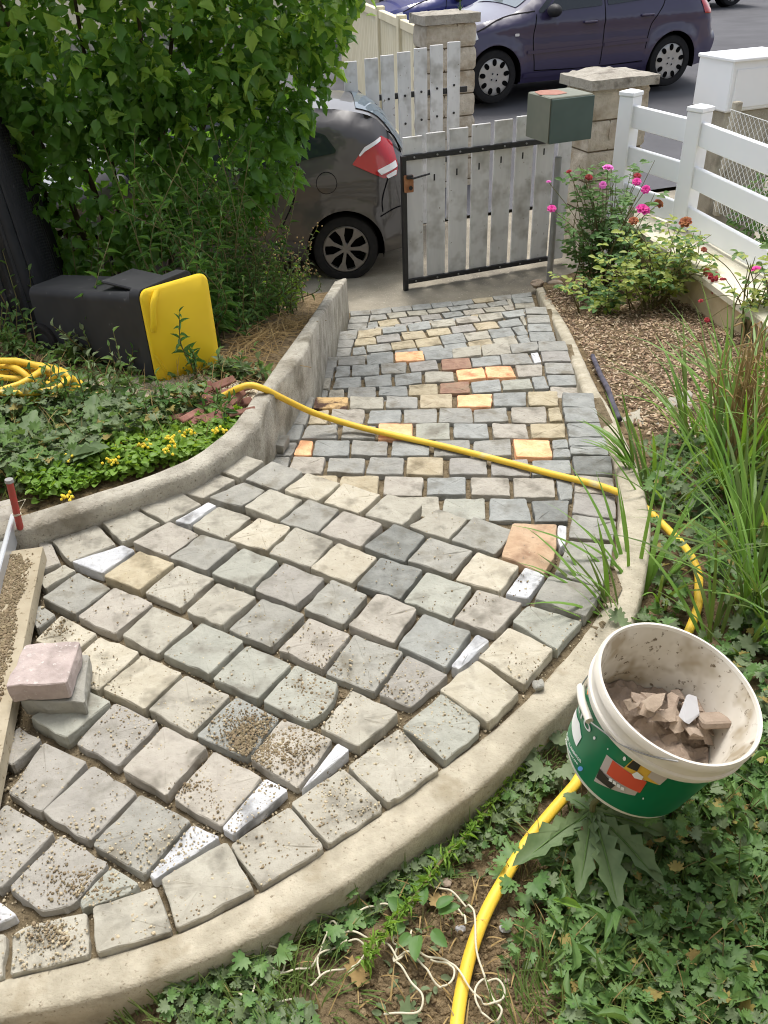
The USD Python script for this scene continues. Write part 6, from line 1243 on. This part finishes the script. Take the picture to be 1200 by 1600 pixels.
cover('ground_cover', 'few small leaves on the bare soil around the hose', [[(640, 1420), (780, 1330), (880, 1350), (870, 1660), (560, 1660)]], [150], OVAL, 'leaf_weed_dull', (.012, .03), .7, zrf, gz_right, 14, (0, .012))
rg = np.random.default_rng(19); P = with_z(inpoly(rg, [(560, 1480), (700, 1330), (880, 1330), (900, 1660), (540, 1660)], 2600, zrf), gz_right); sc = rg.uniform(.0012, .006, len(P)) * (.6 + rg.random(len(P)) ** 4); P[:, 2] += sc * .2
inst('soil_crumbs', None, pal, P, rand_quats(rg, len(P)), sc, rg.integers(0, 3, len(P)), ['soil_clod'] * 3, label='crumbly soil clods on the bare patch around the hose', cat='soil', kind='stuff')
for i, ((x, y), n, ln, lb) in enumerate([((935, 1590), 150, (.06, .13), 'fine grass tuft at the bottom edge right of the hose'), ((860, 1600), 70, (.05, .10), 'sparse fine grass at the bottom beside the hose'), ((1060, 1470), 110, (.05, .11), 'yellowish fine grass tuft in the middle of the weeds'), ((1000, 1520), 90, (.05, .10), 'fine grass between the weeds right of the bare soil'), ((300, 1570), 130, (.05, .12), 'grass tuft at the foot of the curved kerb, lower left'), ((420, 1540), 80, (.04, .09), 'thin grass under the string loops'), ((500, 1590), 80, (.04, .10), 'thin grass at the bottom left of the soil'), ((1130, 1390), 80, (.05, .10), 'grass tuft in the shade below the bucket'), ((660, 1400), 40, (.05, .1), 'few grass stems at the kerb foot above the bare soil'), ((760, 1290), 50, (.05, .1), 'grass stems between the kerb and the hose')]):
    p = at_f(x, y, zrf); tuft('fine_grass', lb, 'grass tuft', p, int(n * 1.5), ln, (.0016, .0034), .075 + .0004 * n, ['grass', 'grass', 'dry_stalk'] if i in (2, 3, 5) else 'grass', 400 + i, (.1, 1.0), (.2, 1.4), parts=False)
# fine grass and thin stems running all through the weeds
def sward(name, label, poly, n, ln, seed, mt, fz, gz):
    rs = np.random.default_rng(seed); P = with_z(inpoly(rs, poly, n, fz), gz); obj(name, cat_([blade(p - [0, 0, .005], rs.uniform(0, 6.28), rs.uniform(*ln), rs.uniform(.0016, .0035), rs.uniform(.1, 1.0), rs.uniform(.2, 1.5), rs, 5) for p in P]), mt, smooth=True, kind='stuff', label=label, cat='grass')
sward('grass', 'thin green grass growing up through the weeds at the lower right', CRN, 2100, (.05, .13), 71, 'grass', zrf, gz_right)
sward('dry_grass', 'dry straw-coloured stems among the weeds at the lower right', CRN, 600, (.05, .14), 72, 'dry_stalk', zrf, gz_right)
sward('grass', 'thin grass between the kerb and the bare soil at the bottom', [(300, 1660), (260, 1570), (420, 1485), (560, 1400), (740, 1275), (890, 1150), (900, 1210), (760, 1330), (560, 1440), (470, 1560), (450, 1660)], 600, (.03, .10), 73, 'grass', zrf, gz_right)
sward('dry_grass', 'dry bits of grass on the bare soil under the string', [(330, 1600), (560, 1440), (720, 1350), (860, 1350), (870, 1660), (340, 1660)], 160, (.02, .09), 74, 'dry_stalk', zrf, gz_right)
sward('grass', 'thin grass through the weeds of the left bed', [(-40, 600), (390, 640), (330, 700), (30, 790), (-60, 800)], 800, (.06, .16), 75, 'grass', zlf, gz_left)
sward('dry_grass', 'dry stems through the weeds of the left bed', [(-40, 560), (400, 600), (330, 690), (30, 780), (-60, 790)], 420, (.06, .18), 76, 'dry_stalk', zlf, gz_left)
# dead leaves
rd_ = np.random.default_rng(23)
for i, (x, y, lb) in enumerate([(545, 1432, 'dry curled leaf at the kerb foot'), (400, 1545, 'withered grey leaf under the string'), (545, 1530, 'pale torn leaf among the string loops'), (625, 1590, 'brown dead leaf at the bottom edge'), (690, 1420, 'dark leaf beside the green stem'), (480, 1560, 'crumpled leaf in front of the kerb')]):
    p = at_f(x, y, lambda a, b: zr(a, b) + .012); obj('dead_leaf', leaves(PALM, p[None], unit(rd_.normal(0, 1, (1, 3)) * [1, 1, .2]), np.array([[.2, -.2, 1.0]]), .05, .05), 'leaf_weed_dull' if i % 2 else 'dry_stalk', smooth=True, label=lb, cat='leaf')
for i, (x, y, n, h, lb) in enumerate([(1100, 1290, 7, (.08, .16), 'leafy weed in the shade under the right of the bucket'), (1170, 1230, 8, (.12, .24), 'taller leafy weed at the right edge beside the bucket'), (1180, 1420, 7, (.08, .16), 'leafy weed at the right edge in the lower corner'), (1010, 1440, 5, (.06, .12), 'small leafy weed in the middle of the lower right corner'), (1120, 1540, 6, (.06, .12), 'leafy weed near the bottom right corner'), (890, 1440, 5, (.05, .10), 'leafy weed at the right of the bare soil')]):
    p = at_f(x, y, zrf); B = with_z(p[:2] + rd_.normal(0, .035, (n, 2)), gz_right); H = B + np.column_stack([rd_.normal(0, .05, n), rd_.normal(-.01, .05, n), rd_.uniform(*h, n)])
    stem_plant('leafy_weed', lb, 'weed', B, H, 9, (.025, .05), .55, PALM if i % 2 else OVAL, ['leaf_weed', 'leaf_celandine'], 90 + i, 70, .4, r0=.003)
# sow thistle in front of the bucket, with long toothed leaves
sc_ = at_f(925, 1268, lambda a, b: zr(a, b) + .11); th_ = thing('sow_thistle', 'large sow thistle with long toothed leaves spreading in front of the bucket', 'thistle', (0, 0, 0))
for (x, y, w) in ((806, 1352, .05), (905, 1395, .045), (968, 1418, .055), (1035, 1380, .05), (1060, 1310, .045), (1010, 1262, .035), (850, 1335, .03), (945, 1300, .03), (880, 1240, .03), (965, 1345, .04)):
    e = at_f(x, y, lambda a, b: zr(a, b) + .095); d = e - sc_; ln = np.linalg.norm(d); V, F = THIS
    m = leaves(THIS, sc_[None], unit(d)[None] + np.array([[0, 0, .18]]), np.array([[0, -.15, 1.0]]), ln, w * 2.4); lf_ = obj('leaf', m, 'leaf_thistle', th_, smooth=True)
    q = smooth_line([sc_ + [0, 0, .002], (sc_ + e) / 2 + [0, 0, ln * .045], e + [0, 0, -.01]], 5); obj('midrib', tube(q, np.linspace(.0035, .0008, len(q)), 5), 'leaf_weed', lf_, smooth=True)
obj('stem', tube([sc_ - [0, 0, .06], sc_ + [0, 0, .03], sc_ + [.02, -.01, .08]], [.008, .007, .004], 7), 'stem', th_)
# cleavers-like stem running along the kerb
q = smooth_line([at_f(x, y, lambda a, b: zr(a, b) + .05) for x, y in ((570, 1500), (600, 1455), (640, 1410), (690, 1345), (745, 1285), (790, 1225), (835, 1165))], 8)
cv = thing('trailing_stem', 'long pale trailing weed stem with tiny leaves along the kerb', 'weed'); obj('stem', tube(q, np.linspace(.0045, .0018, len(q)), 6), 'stem', cv, smooth=True)
rc = np.random.default_rng(33); O = np.repeat(q[::1], 9, axis=0); n = len(O); D = unit(rc.normal(0, 1, (n, 3))); obj('foliage', leaves(NARROW, O + rc.normal(0, .004, (n, 3)), D, unit(rc.normal(0, .5, (n, 3)) + [0, 0, 1]), rc.uniform(.01, .03, n), .006), 'leaf_clover', cv, smooth=True, kind='stuff')
for i, (x, y, lb, T, mt, ln, n) in enumerate([(815, 1380, 'small lobed weed covering the hose above the bare soil', PALM, 'leaf_celandine', (.03, .05), 12), (660, 1455, 'dark broad-leaved weed beside the green stem at the kerb', OVAL, 'leaf_rose', (.04, .06), 8), (818, 1480, 'single small lobed plant on the bare soil', PALM, 'leaf_celandine', (.02, .03), 5), (410, 1495, 'grey-green weed growing through the string loop', PALM, 'leaf_celandine', (.025, .045), 12), (520, 1440, 'dark green weed tucked against the kerb foot', PALM, 'leaf_celandine', (.025, .045), 12), (905, 1075, 'dusty grey-green weed squeezed between kerb and bucket', THIS, 'leaf_thistle', (.06, .10), 6), (860, 1200, 'broad weed leaves left of the bucket foot', PALM, 'leaf_weed_dull', (.04, .06), 12), (955, 1265, 'light green leaf sprig at the bucket base', OVAL, 'leaf_weed', (.03, .05), 10)]):
    p = at_f(x, y, zrf); rs = np.random.default_rng(500 + i); t = thing('small_weed', lb, 'weed', p)
    hh = .03 if i else .04
    for k in range(n):
        a = 6.28 * k / n + rs.uniform(-.3, .3); c = np.array([.012 * math.cos(a), .012 * math.sin(a), rs.uniform(.01, hh + .02)]); tip = c * [3, 3, 1] + [0, 0, .01]; L = rs.uniform(*ln); lf_ = obj('leaf', leaves(T, tip[None], np.array([[math.cos(a), math.sin(a), .25]]), np.array([[0, -.1, 1.0]]) + rs.normal(0, .25, (1, 3)), L, L * (.95 if T is PALM else .5 if T is THIS else .7)), mt, t, smooth=True)
        obj('stalk', tube([(0, 0, -.01), tuple(tip)], .0011, 4), 'stem', lf_)
